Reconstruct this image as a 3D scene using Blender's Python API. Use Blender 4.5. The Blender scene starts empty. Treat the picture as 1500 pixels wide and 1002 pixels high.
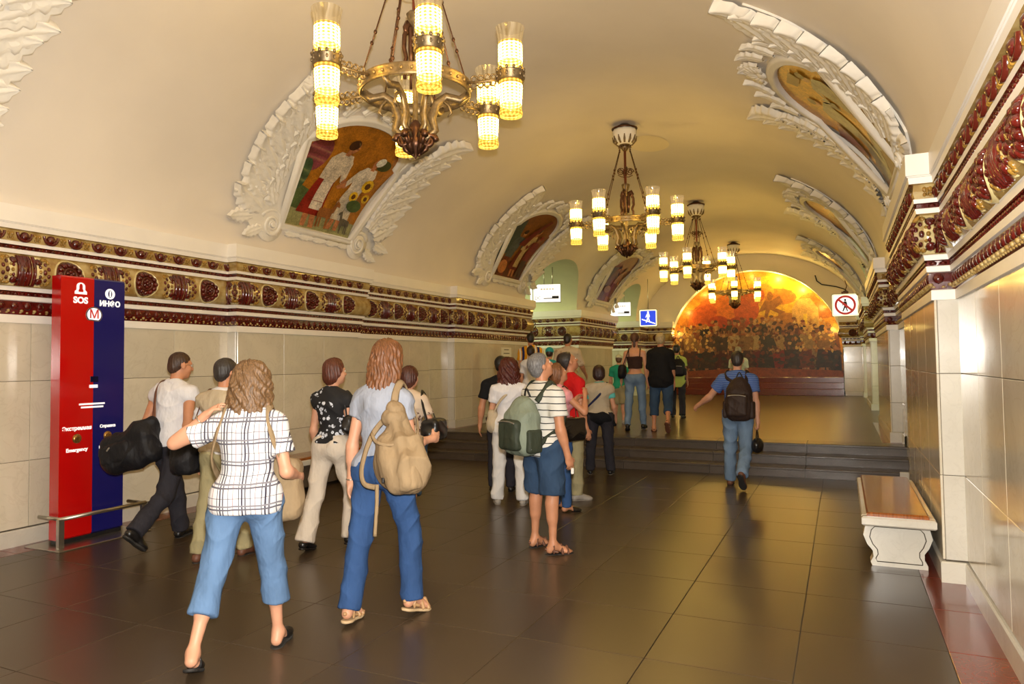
import bpy, bmesh, math, random
import numpy as np
from mathutils import Vector, Matrix

random.seed(7)
rng = np.random.default_rng(7)
S = bpy.context.scene
COL = S.collection

# ------------------------------------------------------------------ camera
F_PX, CX, CY = 1049.8, 736.5, 490.5
VX, VY, ROLL, CAM_H = 495.43, 46.71, -0.0118, 1.62
psi = math.atan(VX / F_PX)
th = math.atan(VY / F_PX * math.cos(psi))
Fv = Vector((-math.sin(psi) * math.cos(th), math.cos(psi) * math.cos(th), math.sin(th)))
R0 = Vector((math.cos(psi), math.sin(psi), 0))
U0 = R0.cross(Fv)
Rv = R0 * math.cos(ROLL) + U0 * math.sin(ROLL)
Uv = U0 * math.cos(ROLL) - R0 * math.sin(ROLL)
cam_d = bpy.data.cameras.new('camera')
cam_d.sensor_width = 36.0
cam_d.lens = F_PX * 36.0 / 1500.0
cam_d.shift_x = (750 - CX) / 1500.0
cam_d.shift_y = (CY - 501) / 1500.0
cam_d.clip_start = 0.05
cam = bpy.data.objects.new('camera', cam_d)
COL.objects.link(cam)
M = Matrix.Identity(4)
for i in range(3):
    M[i][0], M[i][1], M[i][2] = Rv[i], Uv[i], -Fv[i]
M[2][3] = CAM_H
cam.matrix_world = M
S.camera = cam

# ------------------------------------------------------------------ world, flash, exposure
w = bpy.data.worlds.new('world'); S.world = w; w.use_nodes = True
w.node_tree.nodes['Background'].inputs[0].default_value = (0.9, 0.8, 0.6, 1)
w.node_tree.nodes['Background'].inputs[1].default_value = 0.02
S.view_settings.view_transform = 'Standard'
S.view_settings.look = 'None'
S.view_settings.exposure = 1.08
S.view_settings.gamma = 1.0
S.view_settings.use_curve_mapping = False
try:
    S.cycles.use_denoising = True
    S.cycles.max_bounces = 6
    S.cycles.diffuse_bounces = 3
    S.cycles.glossy_bounces = 2
    S.cycles.transparent_max_bounces = 8
    S.cycles.sample_clamp_indirect = 6.0
    S.cycles.use_adaptive_sampling = True
    S.cycles.adaptive_threshold = 0.045
except Exception:
    pass

def light(name, kind, loc, power, color=(1, 1, 1), size=0.1, rot=None, **kw):
    d = bpy.data.lights.new(name, kind)
    d.energy = power; d.color = color
    if kind == 'AREA':
        d.size = size
        if 'size_y' in kw: d.shape = 'RECTANGLE'; d.size_y = kw['size_y']
    else:
        d.shadow_soft_size = size
    if kind == 'SPOT':
        d.spot_size = kw.get('spot', 1.9); d.spot_blend = kw.get('blend', 0.6)
    o = bpy.data.objects.new(name, d); COL.objects.link(o)
    o.location = loc
    if rot is not None: o.rotation_euler = rot
    return o

# the photographer's flash, just above the lens
FLASH_W = 650.0
fl = light('camera_flash', 'SPOT', (0.02, 0.0, CAM_H + 0.14), FLASH_W, (1.0, 0.95, 0.87), 0.03, spot=2.9, blend=0.25)
fl.rotation_euler = Fv.to_track_quat('-Z', 'Y').to_euler()

# ------------------------------------------------------------------ helpers
def srgb(r, g, b):
    f = lambda c: c / 12.92 if c <= 0.04045 else ((c + 0.055) / 1.055) ** 2.4
    return (f(r / 255), f(g / 255), f(b / 255))

def finish(o, label=None, cat=None, group=None, kind=None):
    if label: o['label'] = label
    if cat: o['category'] = cat
    if group: o['group'] = group
    if kind: o['kind'] = kind
    return o

def empty(name, loc=(0, 0, 0), rz=0.0, **kw):
    o = bpy.data.objects.new(name, None); COL.objects.link(o)
    o.location = loc; o.rotation_euler = (0, 0, rz); o.empty_display_size = 0.1
    return finish(o, **kw)

def obj(name, me, parent=None, matrix=None, **kw):
    o = bpy.data.objects.new(name, me); COL.objects.link(o)
    if parent is not None: o.parent = parent
    if matrix is not None: o.matrix_local = matrix
    return finish(o, **kw)

class MB:
    """collects shapes into one mesh"""
    def __init__(s): s.v = []; s.f = []; s.m = []; s.sm = []
    def add(s, verts, faces, mi=0, smooth=False):
        n = len(s.v); s.v.extend([tuple(map(float, p)) for p in verts])
        for f in faces:
            s.f.append([n + i for i in f]); s.m.append(mi); s.sm.append(smooth)
        return s
    def box(s, a, b, mi=0):
        x0, y0, z0 = a; x1, y1, z1 = b
        v = [(x0,y0,z0),(x1,y0,z0),(x1,y1,z0),(x0,y1,z0),(x0,y0,z1),(x1,y0,z1),(x1,y1,z1),(x0,y1,z1)]
        return s.add(v, [(0,3,2,1),(4,5,6,7),(0,1,5,4),(1,2,6,5),(2,3,7,6),(3,0,4,7)], mi)
    def cbox(s, a, b, c, mi=0):
        """box with chamfered edges (chamfer c) about its long faces"""
        x0, y0, z0 = a; x1, y1, z1 = b
        v = []
        for z, e in ((z0, c), (z0 + c, 0), (z1 - c, 0), (z1, c)):
            v += [(x0+e+(c if 0 else 0),y0+e,z),(x1-e,y0+e,z),(x1-e,y1-e,z),(x0+e,y1-e,z)]
        f = [(3,2,1,0),(12,13,14,15)]
        for k in range(3):
            for i in range(4):
                j = (i+1) % 4
                f.append((4*k+i, 4*k+j, 4*k+4+j, 4*k+4+i))
        return s.add(v, f, mi)
    def lathe(s, prof, n=16, c=(0,0,0), mi=0, smooth=True, cap=False, wob=None):
        v = []; f = []
        for r, z in prof:
            for i in range(n):
                a = 2*math.pi*i/n
                rr = r if wob is None else r*(1+wob[0]*math.cos(wob[1]*a))
                v.append((c[0]+rr*math.cos(a), c[1]+rr*math.sin(a), c[2]+z))
        for k in range(len(prof)-1):
            for i in range(n):
                j = (i+1) % n
                f.append((k*n+i, k*n+j, (k+1)*n+j, (k+1)*n+i))
        if cap:
            f.append(tuple(range(n))[::-1]); f.append(tuple((len(prof)-1)*n+i for i in range(n)))
        return s.add(v, f, mi, smooth)
    def tube(s, pts, r, n=8, mi=0, smooth=True, cap=True, flat=1.0, centre=None):
        pts = [Vector(p) for p in pts]
        rs = r if isinstance(r, (list, tuple)) else [r]*len(pts)
        v = []; f = []; up = None
        for k, p in enumerate(pts):
            t = (pts[min(k+1,len(pts)-1)] - pts[max(k-1,0)]).normalized()
            if up is None:
                up = Vector((0,0,1)) if abs(t.z) < 0.9 else Vector((1,0,0))
            a = t.cross(up).normalized(); b = a.cross(t).normalized(); up = b
            if centre is not None:
                nn = (p-centre(p)).normalized(); a = t.cross(nn).normalized(); b = a.cross(t).normalized()
            for i in range(n):
                an = 2*math.pi*i/n
                v.append(p + a*(rs[k]*math.cos(an)) + b*(rs[k]*flat*math.sin(an)))
        for k in range(len(pts)-1):
            for i in range(n):
                j = (i+1) % n
                f.append((k*n+i, k*n+j, (k+1)*n+j, (k+1)*n+i))
        if cap:
            f.append(tuple(range(n))[::-1]); f.append(tuple((len(pts)-1)*n+i for i in range(n)))
        return s.add(v, f, mi, smooth)
    def ball(s, c, r, n=8, m=5, mi=0, half=None):
        """ellipsoid; r scalar or 3-vector"""
        r = (r, r, r) if not isinstance(r, (tuple, list)) else r
        v = [(c[0], c[1], c[2]-r[2])]; f = []
        for k in range(1, m):
            ph = -math.pi/2 + math.pi*k/m
            for i in range(n):
                a = 2*math.pi*i/n
                v.append((c[0]+r[0]*math.cos(ph)*math.cos(a), c[1]+r[1]*math.cos(ph)*math.sin(a), c[2]+r[2]*math.sin(ph)))
        v.append((c[0], c[1], c[2]+r[2])); T = len(v)-1
        for i in range(n):
            j = (i+1) % n
            f.append((0, 1+j, 1+i)); f.append((T, T-n+i, T-n+j))
            for k in range(m-2):
                f.append((1+k*n+i, 1+k*n+j, 1+(k+1)*n+j, 1+(k+1)*n+i))
        return s.add(v, f, mi, True)
    def prism(s, poly, y0, y1, mi=0, smooth=False):
        """polygon in x,z extruded along y"""
        n = len(poly)
        v = [(p[0], y0, p[1]) for p in poly] + [(p[0], y1, p[1]) for p in poly]
        f = [tuple(range(n)), tuple(range(2*n-1, n-1, -1))]
        for i in range(n):
            j = (i+1) % n
            f.append((i, n+i, n+j, j))
        return s.add(v, f, mi, smooth)
    def move(s, fn):
        s.v = [tuple(fn(*p)) for p in s.v]; return s
    def mesh(s, name, mats):
        me = bpy.data.meshes.new(name)
        me.from_pydata(s.v, [], s.f)
        for m in (mats if isinstance(mats, (list, tuple)) else [mats]): me.materials.append(m)
        me.polygons.foreach_set('material_index', s.m)
        me.polygons.foreach_set('use_smooth', s.sm)
        me.update()
        return me
    def build(s, name, mats, parent=None, matrix=None, **kw):
        return obj(name, s.mesh(name, mats), parent, matrix, **kw)

# ------------------------------------------------------------------ materials
def newmat(name):
    m = bpy.data.materials.new(name); m.use_nodes = True
    nt = m.node_tree; b = nt.nodes['Principled BSDF']
    return m, nt, b

def mat(name, col, rough=0.5, metal=0.0, var=0.0, scale=8.0, bump=0.0, bscale=60.0, spec=0.5, coat=0.0, col2=None, detail=4.0, emit=None, stretch=None, bdist=0.01):
    m, nt, b = newmat(name)
    b.inputs['Base Color'].default_value = (*col, 1)
    b.inputs['Roughness'].default_value = rough
    b.inputs['Metallic'].default_value = metal
    b.inputs['Specular IOR Level'].default_value = spec
    if coat: b.inputs['Coat Weight'].default_value = coat; b.inputs['Coat Roughness'].default_value = 0.08
    tc = None
    if var or bump or col2:
        tc = nt.nodes.new('ShaderNodeTexCoord')
        src = tc.outputs['Object']
        if stretch:
            mp = nt.nodes.new('ShaderNodeMapping'); mp.inputs['Scale'].default_value = stretch
            nt.links.new(src, mp.inputs[0]); src = mp.outputs[0]
    if var or col2:
        n = nt.nodes.new('ShaderNodeTexNoise'); n.inputs['Scale'].default_value = scale; n.inputs['Detail'].default_value = detail
        nt.links.new(src, n.inputs['Vector'])
        r = nt.nodes.new('ShaderNodeValToRGB')
        c2 = col2 or tuple(max(0, c*(1-var)) for c in col)
        c1 = col if col2 else tuple(min(1, c*(1+var)) for c in col)
        r.color_ramp.elements[0].color = (*c2, 1); r.color_ramp.elements[1].color = (*c1, 1)
        r.color_ramp.elements[0].position = 0.35; r.color_ramp.elements[1].position = 0.65
        nt.links.new(n.outputs['Fac'], r.inputs[0]); nt.links.new(r.outputs[0], b.inputs['Base Color'])
    if bump:
        n2 = nt.nodes.new('ShaderNodeTexNoise'); n2.inputs['Scale'].default_value = bscale; n2.inputs['Detail'].default_value = 3
        nt.links.new(src, n2.inputs['Vector'])
        bp = nt.nodes.new('ShaderNodeBump'); bp.inputs['Strength'].default_value = bump; bp.inputs['Distance'].default_value = bdist
        nt.links.new(n2.outputs['Fac'], bp.inputs['Height']); nt.links.new(bp.outputs[0], b.inputs['Normal'])
    if emit:
        b.inputs['Emission Color'].default_value = (*emit[0], 1); b.inputs['Emission Strength'].default_value = emit[1]
    return m

def stone(name, base, vein, rough, scale=2.5, vw=0.5, speck=0.0, coat=0.0, perobj=0.12, joint=None, rvar=1):
    """polished stone: soft clouds, veins, a little tone change from piece to piece"""
    m, nt, b = newmat(name)
    L = nt.links.new; N = nt.nodes.new
    geo = N('ShaderNodeNewGeometry'); oi = N('ShaderNodeObjectInfo')
    off = N('ShaderNodeVectorMath'); off.operation = 'MULTIPLY_ADD'
    cmb = N('ShaderNodeCombineXYZ')
    for i in range(3): L(oi.outputs['Random'], cmb.inputs[i])
    off.inputs[1].default_value = (17, 31, 23)
    L(cmb.outputs[0], off.inputs[0]); L(geo.outputs['Position'], off.inputs[2])
    n1 = N('ShaderNodeTexNoise'); n1.inputs['Scale'].default_value = scale; n1.inputs['Detail'].default_value = 6; n1.inputs['Distortion'].default_value = 0.8
    L(off.outputs[0], n1.inputs['Vector'])
    r1 = N('ShaderNodeValToRGB')
    r1.color_ramp.elements[0].position = 0.42; r1.color_ramp.elements[1].position = 0.62
    r1.color_ramp.elements[0].color = (*[c*(1-0.28*vw) for c in base], 1); r1.color_ramp.elements[1].color = (*base, 1)
    L(n1.outputs['Fac'], r1.inputs[0])
    n2 = N('ShaderNodeTexNoise'); n2.inputs['Scale'].default_value = scale*1.6; n2.inputs['Detail'].default_value = 8; n2.inputs['Distortion'].default_value = 2.0
    L(off.outputs[0], n2.inputs['Vector'])
    r2 = N('ShaderNodeValToRGB'); e = r2.color_ramp.elements
    e[0].position = 0.47; e[0].color = (0,0,0,1); e[1].position = 0.5; e[1].color = (1,1,1,1)
    e3 = e.new(0.53); e3.color = (0,0,0,1)
    L(n2.outputs['Fac'], r2.inputs[0])
    mx = N('ShaderNodeMix'); mx.data_type = 'RGBA'
    mu = N('ShaderNodeMath'); mu.operation = 'MULTIPLY'; mu.inputs[1].default_value = vw*0.55
    L(r2.outputs[0], mu.inputs[0]); L(mu.outputs[0], mx.inputs[0]); L(r1.outputs[0], mx.inputs[6]); mx.inputs[7].default_value = (*vein, 1)
    last = mx.outputs[2]
    if speck:
        n3 = N('ShaderNodeTexNoise'); n3.inputs['Scale'].default_value = 140; n3.inputs['Detail'].default_value = 2
        L(geo.outputs['Position'], n3.inputs['Vector'])
        m3 = N('ShaderNodeMix'); m3.data_type = 'RGBA'; m3.blend_type = 'OVERLAY'; m3.inputs[0].default_value = speck
        L(last, m3.inputs[6]); L(n3.outputs['Fac'], m3.inputs[7]); last = m3.outputs[2]
    br = N('ShaderNodeMapRange'); br.inputs[3].default_value = 1-perobj; br.inputs[4].default_value = 1+perobj
    L(oi.outputs['Random'], br.inputs[0])
    hs = N('ShaderNodeHueSaturation'); L(br.outputs[0], hs.inputs['Value']); L(last, hs.inputs['Color'])
    last = hs.outputs[0]
    if joint:
        bt = N('ShaderNodeTexBrick'); bt.offset = 0; bt.inputs['Scale'].default_value = 1
        bt.inputs['Brick Width'].default_value = joint; bt.inputs['Row Height'].default_value = joint; bt.inputs['Mortar Size'].default_value = 0.004
        bt.inputs['Color1'].default_value = (1,1,1,1); bt.inputs['Color2'].default_value = (0.86,0.86,0.86,1); bt.inputs['Mortar'].default_value = (0.5,0.5,0.5,1)
        L(geo.outputs['Position'], bt.inputs['Vector'])
        mj = N('ShaderNodeMix'); mj.data_type = 'RGBA'; mj.blend_type = 'MULTIPLY'; mj.inputs[0].default_value = 1
        L(last, mj.inputs[6]); L(bt.outputs['Color'], mj.inputs[7]); last = mj.outputs[2]
    L(last, b.inputs['Base Color'])
    n4 = N('ShaderNodeTexNoise'); n4.inputs['Scale'].default_value = 9; n4.inputs['Detail'].default_value = 5
    L(geo.outputs['Position'], n4.inputs['Vector'])
    rr = N('ShaderNodeMapRange'); rr.inputs[1].default_value = 0.3; rr.inputs[2].default_value = 0.7
    rr.inputs[3].default_value = rough*0.92; rr.inputs[4].default_value = rough*1.1
    if rvar: L(n4.outputs['Fac'], rr.inputs[0]); L(rr.outputs[0], b.inputs['Roughness'])
    else: b.inputs['Roughness'].default_value = rough
    if coat: b.inputs['Coat Weight'].default_value = coat; b.inputs['Coat Roughness'].default_value = 0.05
    return m

MT = {}
MT['marble'] = stone('cream_marble', srgb(214, 204, 182), srgb(166, 148, 118), 0.16, 2.0, 0.28, coat=0.25, perobj=0.05)
MT['marble_white'] = stone('white_marble', srgb(206, 200, 186), srgb(160, 150, 136), 0.22, 3.5, 0.22, coat=0.2, perobj=0.05)
MT['granite'] = stone('brown_granite', srgb(68, 55, 41), srgb(86, 71, 53), 0.29, 1.4, 0.10, perobj=0.07, rvar=0)
MT['granite_far'] = stone('brown_granite_paving', srgb(80, 64, 46), srgb(96, 80, 60), 0.29, 1.4, 0.10, rvar=0, perobj=0.0, joint=0.757)
MT['granite_step'] = stone('grey_step_granite', srgb(84, 72, 60), srgb(60, 50, 42), 0.34, 3.0, 0.6, speck=0.3)
MT['red_marble'] = stone('red_marble', srgb(112, 46, 34), srgb(150, 92, 70), 0.2, 5.0, 0.45, coat=0.2, perobj=0.08)
MT['grout'] = mat('joint_grout', srgb(78, 69, 55), 0.8)
MT['plaster'] = mat('cream_plaster', srgb(230, 220, 206), 0.62, var=0.035, scale=0.9, bump=0.06, bscale=3.0, spec=0.3)
MT['plaster_white'] = mat('white_stucco', srgb(240, 234, 222), 0.55, var=0.03, scale=6, spec=0.35)
MT['ledge'] = mat('painted_white_ledge', srgb(240, 234, 224), 0.4, var=0.02, scale=3, spec=0.4)
MT['red_glaze'] = mat('oxblood_glaze', srgb(84, 20, 13), 0.14, var=0.35, scale=14, spec=0.6, coat=0.6)
MT['ochre_glaze'] = mat('ochre_glaze', srgb(190, 166, 108), 0.16, col2=srgb(150, 116, 60), scale=9, spec=0.6, coat=0.5)
MT['cream_glaze'] = mat('cream_glaze', srgb(214, 196, 140), 0.16, var=0.12, scale=20, spec=0.6, coat=0.4)
MT['green_glaze'] = mat('olive_glaze', srgb(150, 112, 44), 0.16, var=0.4, scale=20, spec=0.6, coat=0.4)
MT['tunnel'] = mat('passage_plaster', srgb(214, 214, 176), 0.6, var=0.04, scale=1.5)
MT['bronze'] = mat('aged_bronze', srgb(132, 114, 86), 0.42, metal=0.8, var=0.25, scale=30)
MT['dark_bronze'] = mat('dark_bronze', srgb(92, 62, 44), 0.38, metal=0.8, var=0.2, scale=30)
MT['steel'] = mat('brushed_steel', srgb(190, 184, 172), 0.28, metal=0.95)
MT['black'] = mat('black_plastic', srgb(22, 21, 22), 0.45)
# ------------------------------------------------------------------ the hall: dimensions
XC = -3.055
Y_ST = (10.73, 11.07, 11.40)      # risers of the three steps
ZP = 0.40                         # raised floor beyond the steps
Y_END = 27.0
UA, UB = 3.85, 3.70               # wall planes (distance from the hall's axis): recessed, projecting
VA, VB, VZ = 3.72, 2.40, 3.05     # vault: half width, rise, springing
PASS = [(15.6, 19.3), (22.6, 25.8)]
PASS_TOP = (4.28, 4.30)
ARCH = (-2.90, 2.95, 1.97, 2.90)  # end arch: centre x, half width, springing, rise

def rot_n(d): return (-d[1], d[0])

def wpt(s, u, y, z): return (XC + s*u, y, z)

def seg_dirs(path):
    out = []
    for a, b in zip(path[:-1], path[1:]):
        L = math.hypot(b[0]-a[0], b[1]-a[1])
        out.append(((b[0]-a[0])/L, (b[1]-a[1])/L))
    return out

def sweep(mb, s, path, prof, mis, closed_top=False):
    ds = seg_dirs(path); n = len(prof); rows = []
    for i, p in enumerate(path):
        n1 = rot_n(ds[max(i-1, 0)]); n2 = rot_n(ds[min(i, len(ds)-1)])
        if i in (0, len(path)-1) or abs(n1[0]*n2[0]+n1[1]*n2[1]) > 0.5: k = n2 if i == 0 else n1
        else: k = (n1[0]+n2[0], n1[1]+n2[1])
        rows.append([wpt(s, p[0]+k[0]*o, p[1]+k[1]*o, z) for o, z in prof])
    v = [q for r in rows for q in r]
    for j in range(n-1):
        fs = [(i*n+j, (i+1)*n+j, (i+1)*n+j+1, i*n+j+1) for i in range(len(path)-1)]
        base = len(mb.v)
        if j == 0:
            mb.v.extend(v); b0 = base
        for f in fs:
            f2 = [b0+k for k in f]
            mb.f.append(f2 if s < 0 else f2[::-1]); mb.m.append(mis[j]); mb.sm.append(False)
    return mb

BOXES = {}
def box_mesh(w_, t, h, m):
    k = (round(w_, 3), round(t, 3), round(h, 3), m.name)
    if k not in BOXES:
        mb = MB()
        c = min(0.003, w_/6)
        # face towards local +Y, back at 0, with a fine arris
        x, z = w_/2, h/2
        v = [(-x,0,-z),(x,0,-z),(x,0,z),(-x,0,z),(-x,t-c,-z),(x,t-c,-z),(x,t-c,z),(-x,t-c,z),(-x+c,t,-z+c),(x-c,t,-z+c),(x-c,t,z-c),(-x+c,t,z-c)]
        f = [(0,1,2,3),(8,11,10,9)]
        for a in (0, 4):
            for i in range(4):
                j = (i+1) % 4
                f.append((a+i, a+4+i, a+4+j, a+j))
        mb.add(v, f)
        BOXES[k] = mb.mesh('marble_panel', m)
    return BOXES[k]

def place(s, a, d, t, o, z):
    """matrix: local X along the wall, Y out of the wall into the hall, Z up; t metres along from a, o out"""
    n = rot_n(d)
    P = wpt(s, a[0]+d[0]*t+n[0]*o, a[1]+d[1]*t+n[1]*o, z)
    ny = Vector((s*n[0], n[1], 0)); x = ny.cross(Vector((0, 0, 1)))
    m = Matrix.Identity(4)
    for i in range(3): m[i][0], m[i][1], m[i][2], m[i][3] = x[i], ny[i], (0,0,1)[i], P[i]
    return m

def panels(s, path, parent, y_min=2.4, zlow=None, pitch=0.76):
    for a, b, d in zip(path[:-1], path[1:], seg_dirs(path)):
        L = math.hypot(b[0]-a[0], b[1]-a[1])
        t0 = 0.0
        if d[1] > 0.5 and a[1] < y_min: t0 = y_min - a[1]
        if L - t0 < 0.05: continue
        # cut where the floor changes level
        cuts = [t0, L]
        if d[1] > 0.5 and a[1] < Y_ST[0] < b[1]: cuts = [t0, Y_ST[0]-a[1], Y_ST[2]-a[1], L]
        for c0, c1 in zip(cuts[:-1], cuts[1:]):
            n = max(1, round((c1-c0)/pitch)); w_ = (c1-c0)/n
            ym = a[1]+d[1]*(c0+c1)/2
            zb = zlow if zlow is not None else (ZP if ym > Y_ST[2]-0.01 else 0.0)
            if zb > 0: zs = [zb+0.15, 0.98, 1.52, 2.06]
            elif ym > Y_ST[0]: zs = [0.0, 0.77, 1.51, 2.06]
            else: zs = [0.16, 0.77, 1.51, 2.06]
            for z0, z1 in zip(zs[:-1], zs[1:]):
                for k in range(n):
                    mm = MT['marble'] if w_ > 0.3 else MT['marble_white']
                    me = box_mesh(w_-0.004, 0.016, z1-z0-0.004, mm)
                    obj('marble_panel', me, parent, place(s, a, d, c0+(k+0.5)*w_, 0.0, (z0+z1)/2))

CORNICE = [  # offset out, height, material of the band that follows (0 white, 1 red, 2 ochre)
 (0.0,2.05,0),(0.035,2.05,0),(0.035,2.12,0),(0.03,2.125,1),(0.05,2.18,1),(0.05,2.245,1),(0.045,2.25,0),(0.062,2.255,0),(0.066,2.295,0),
 (0.056,2.30,1),(0.056,2.335,1),(0.074,2.34,0),(0.08,2.375,0),(0.085,2.38,2),(0.114,2.405,2),(0.133,2.445,2),(0.146,2.485,2),(0.150,2.525,2),(0.146,2.565,2),(0.133,2.605,2),(0.106,2.655,2),(0.098,2.67,2),
 (0.12,2.68,0),(0.128,2.715,0),(0.116,2.72,1),(0.116,2.75,1),(0.134,2.755,0),(0.138,2.785,0),(0.128,2.79,2),(0.14,2.84,2),(0.135,2.89,2),
 (0.165,2.895,0),(0.17,2.94,0),(0.178,2.943,0),(0.178,2.95,0),(0.186,2.953,0),(0.186,3.11,0),(-0.4,3.11,0)]

# glazed pieces, each in a local frame: X along, Y out, Z up
def rosette_mesh():
    mb = MB()
    bend = lambda x, y, z: (x, y - 2.6*z*z, z)
    mb.lathe([(0.0,0.012),(0.128,0.012),(0.135,0.004),(0.135,-0.01)], 16, mi=1, smooth=False)
    mb.lathe([(0.136,-0.01),(0.140,0.014),(0.148,0.014),(0.152,-0.01)], 20, mi=2)
    for i in range(12):
        a = 2*math.pi*i/12
        mb.ball((0.104*math.cos(a), 0.104*math.sin(a), 0.016), (0.030,0.030,0.024), 7, 4, 0)
    mb.lathe([(0.074,0.012),(0.066,0.03),(0.056,0.012)], 14, mi=1)
    for i in range(6):
        a = 2*math.pi*(i+0.5)/6
        mb.ball((0.034*math.cos(a), 0.034*math.sin(a), 0.016), (0.02,0.02,0.014), 6, 4, 0)
    mb.ball((0,0,0.022), (0.02,0.02,0.018), 7, 4, 0)
    mb.move(lambda x, y, z: bend(-x, z, y))
    return mb.mesh('rosette', [MT['red_glaze'], mat('rosette_ground', srgb(84, 38, 24), 0.15, coat=0.5), MT['cream_glaze']])

def band_mesh():
    mb = MB()
    bend = lambda x, y, z: (x, y - 2.6*z*z, z)
    def rib(x, w_, t, mi):
        v = []; f = []; K = 8
        for k in range(K+1):
            z = -0.14 + 0.28*k/K
            v += [(x-w_, -0.004, z), (x-w_*0.6, t, z), (x+w_*0.6, t, z), (x+w_, -0.004, z)]
        for k in range(K):
            for i in range(3): f.append((4*k+i, 4*k+i+1, 4*k+5+i, 4*k+4+i))
        mb.add(v, f, mi, True)
    rib(0, 0.06, 0.014, 0); rib(-0.022, 0.012, 0.024, 0); rib(0.022, 0.012, 0.024, 0); rib(-0.07, 0.014, 0.026, 0); rib(0.07, 0.014, 0.026, 0)
    for k in range(7):
        mb.ball((0.062*(-1 if k%2 else 1), 0.016, -0.11+0.036*k), 0.009, 5, 4, 0)
    for sx in (-1, 1):
        rib(sx*0.122, 0.040, 0.007, 1)
        for sz in (-1, 1):
            mb.ball((sx*0.112, 0.010, sz*0.092), (0.036,0.020,0.034), 7, 4, 0); mb.ball((sx*0.12, 0.012, sz*0.045), (0.014,0.016,0.018), 6, 4, 0)
            mb.ball((sx*0.158, 0.008, sz*0.118), (0.022,0.016,0.018), 6, 4, 2); mb.ball((sx*0.175, 0.006, sz*0.075), (0.016,0.014,0.02), 6, 4, 0)
            mb.ball((sx*0.14, 0.006, sz*0.05), (0.013,0.01,0.014), 6, 4, 2)
            mb.ball((sx*0.19, 0.004, sz*0.12), (0.02,0.012,0.014), 6, 4, 2)
        mb.ball((sx*0.125, 0.008, 0), (0.016,0.012,0.02), 6, 4, 2)
        for z_ in (-0.1, -0.035, 0.035, 0.1): mb.ball((sx*0.205, 0.004, z_), (0.018,0.014,0.022), 6, 4, 2 if abs(z_) > 0.05 else 0)
        mb.ball((sx*0.168, 0.006, 0), (0.02,0.014,0.028), 6, 4, 0)
    mb.move(bend)
    return mb.mesh('scroll_band', [MT['red_glaze'], MT['cream_glaze'], MT['green_glaze']])

def egg_mesh():
    mb = MB()
    v = []; f = []
    N = 9
    for r, y in ((0.076,0.0),(0.076,0.020),(0.06,0.024),(0.054,0.006)):
        for i in range(N+1):
            a = math.pi + math.pi*i/N
            v.append((r*math.cos(a)*1.0, y, 0.03 + r*1.15*math.sin(a)))
    for k in range(3):
        for i in range(N): f.append((k*(N+1)+i, k*(N+1)+i+1, (k+1)*(N+1)+i+1, (k+1)*(N+1)+i))
    mb.add(v, f, 1, True)
    mb.ball((0,0.006,-0.002), (0.046,0.036,0.044), 8, 5, 0)
    for dz, r in ((0.012, 0.022), (-0.025, 0.016)):
        for sx in (-1, 1): mb.ball((0.122+sx*0.018, 0.002, dz), (r*0.8,0.012,r), 6, 4, 2)
    mb.ball((0.122,0.004,-0.005), (0.01,0.012,0.035), 6, 4, 2)
    return mb.mesh('egg_moulding', [MT['red_glaze'], mat('egg_ring', srgb(86, 28, 18), 0.14, coat=0.5), MT['green_glaze']])

ROSETTE, BAND, EGG = rosette_mesh(), band_mesh(), egg_mesh()

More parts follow.
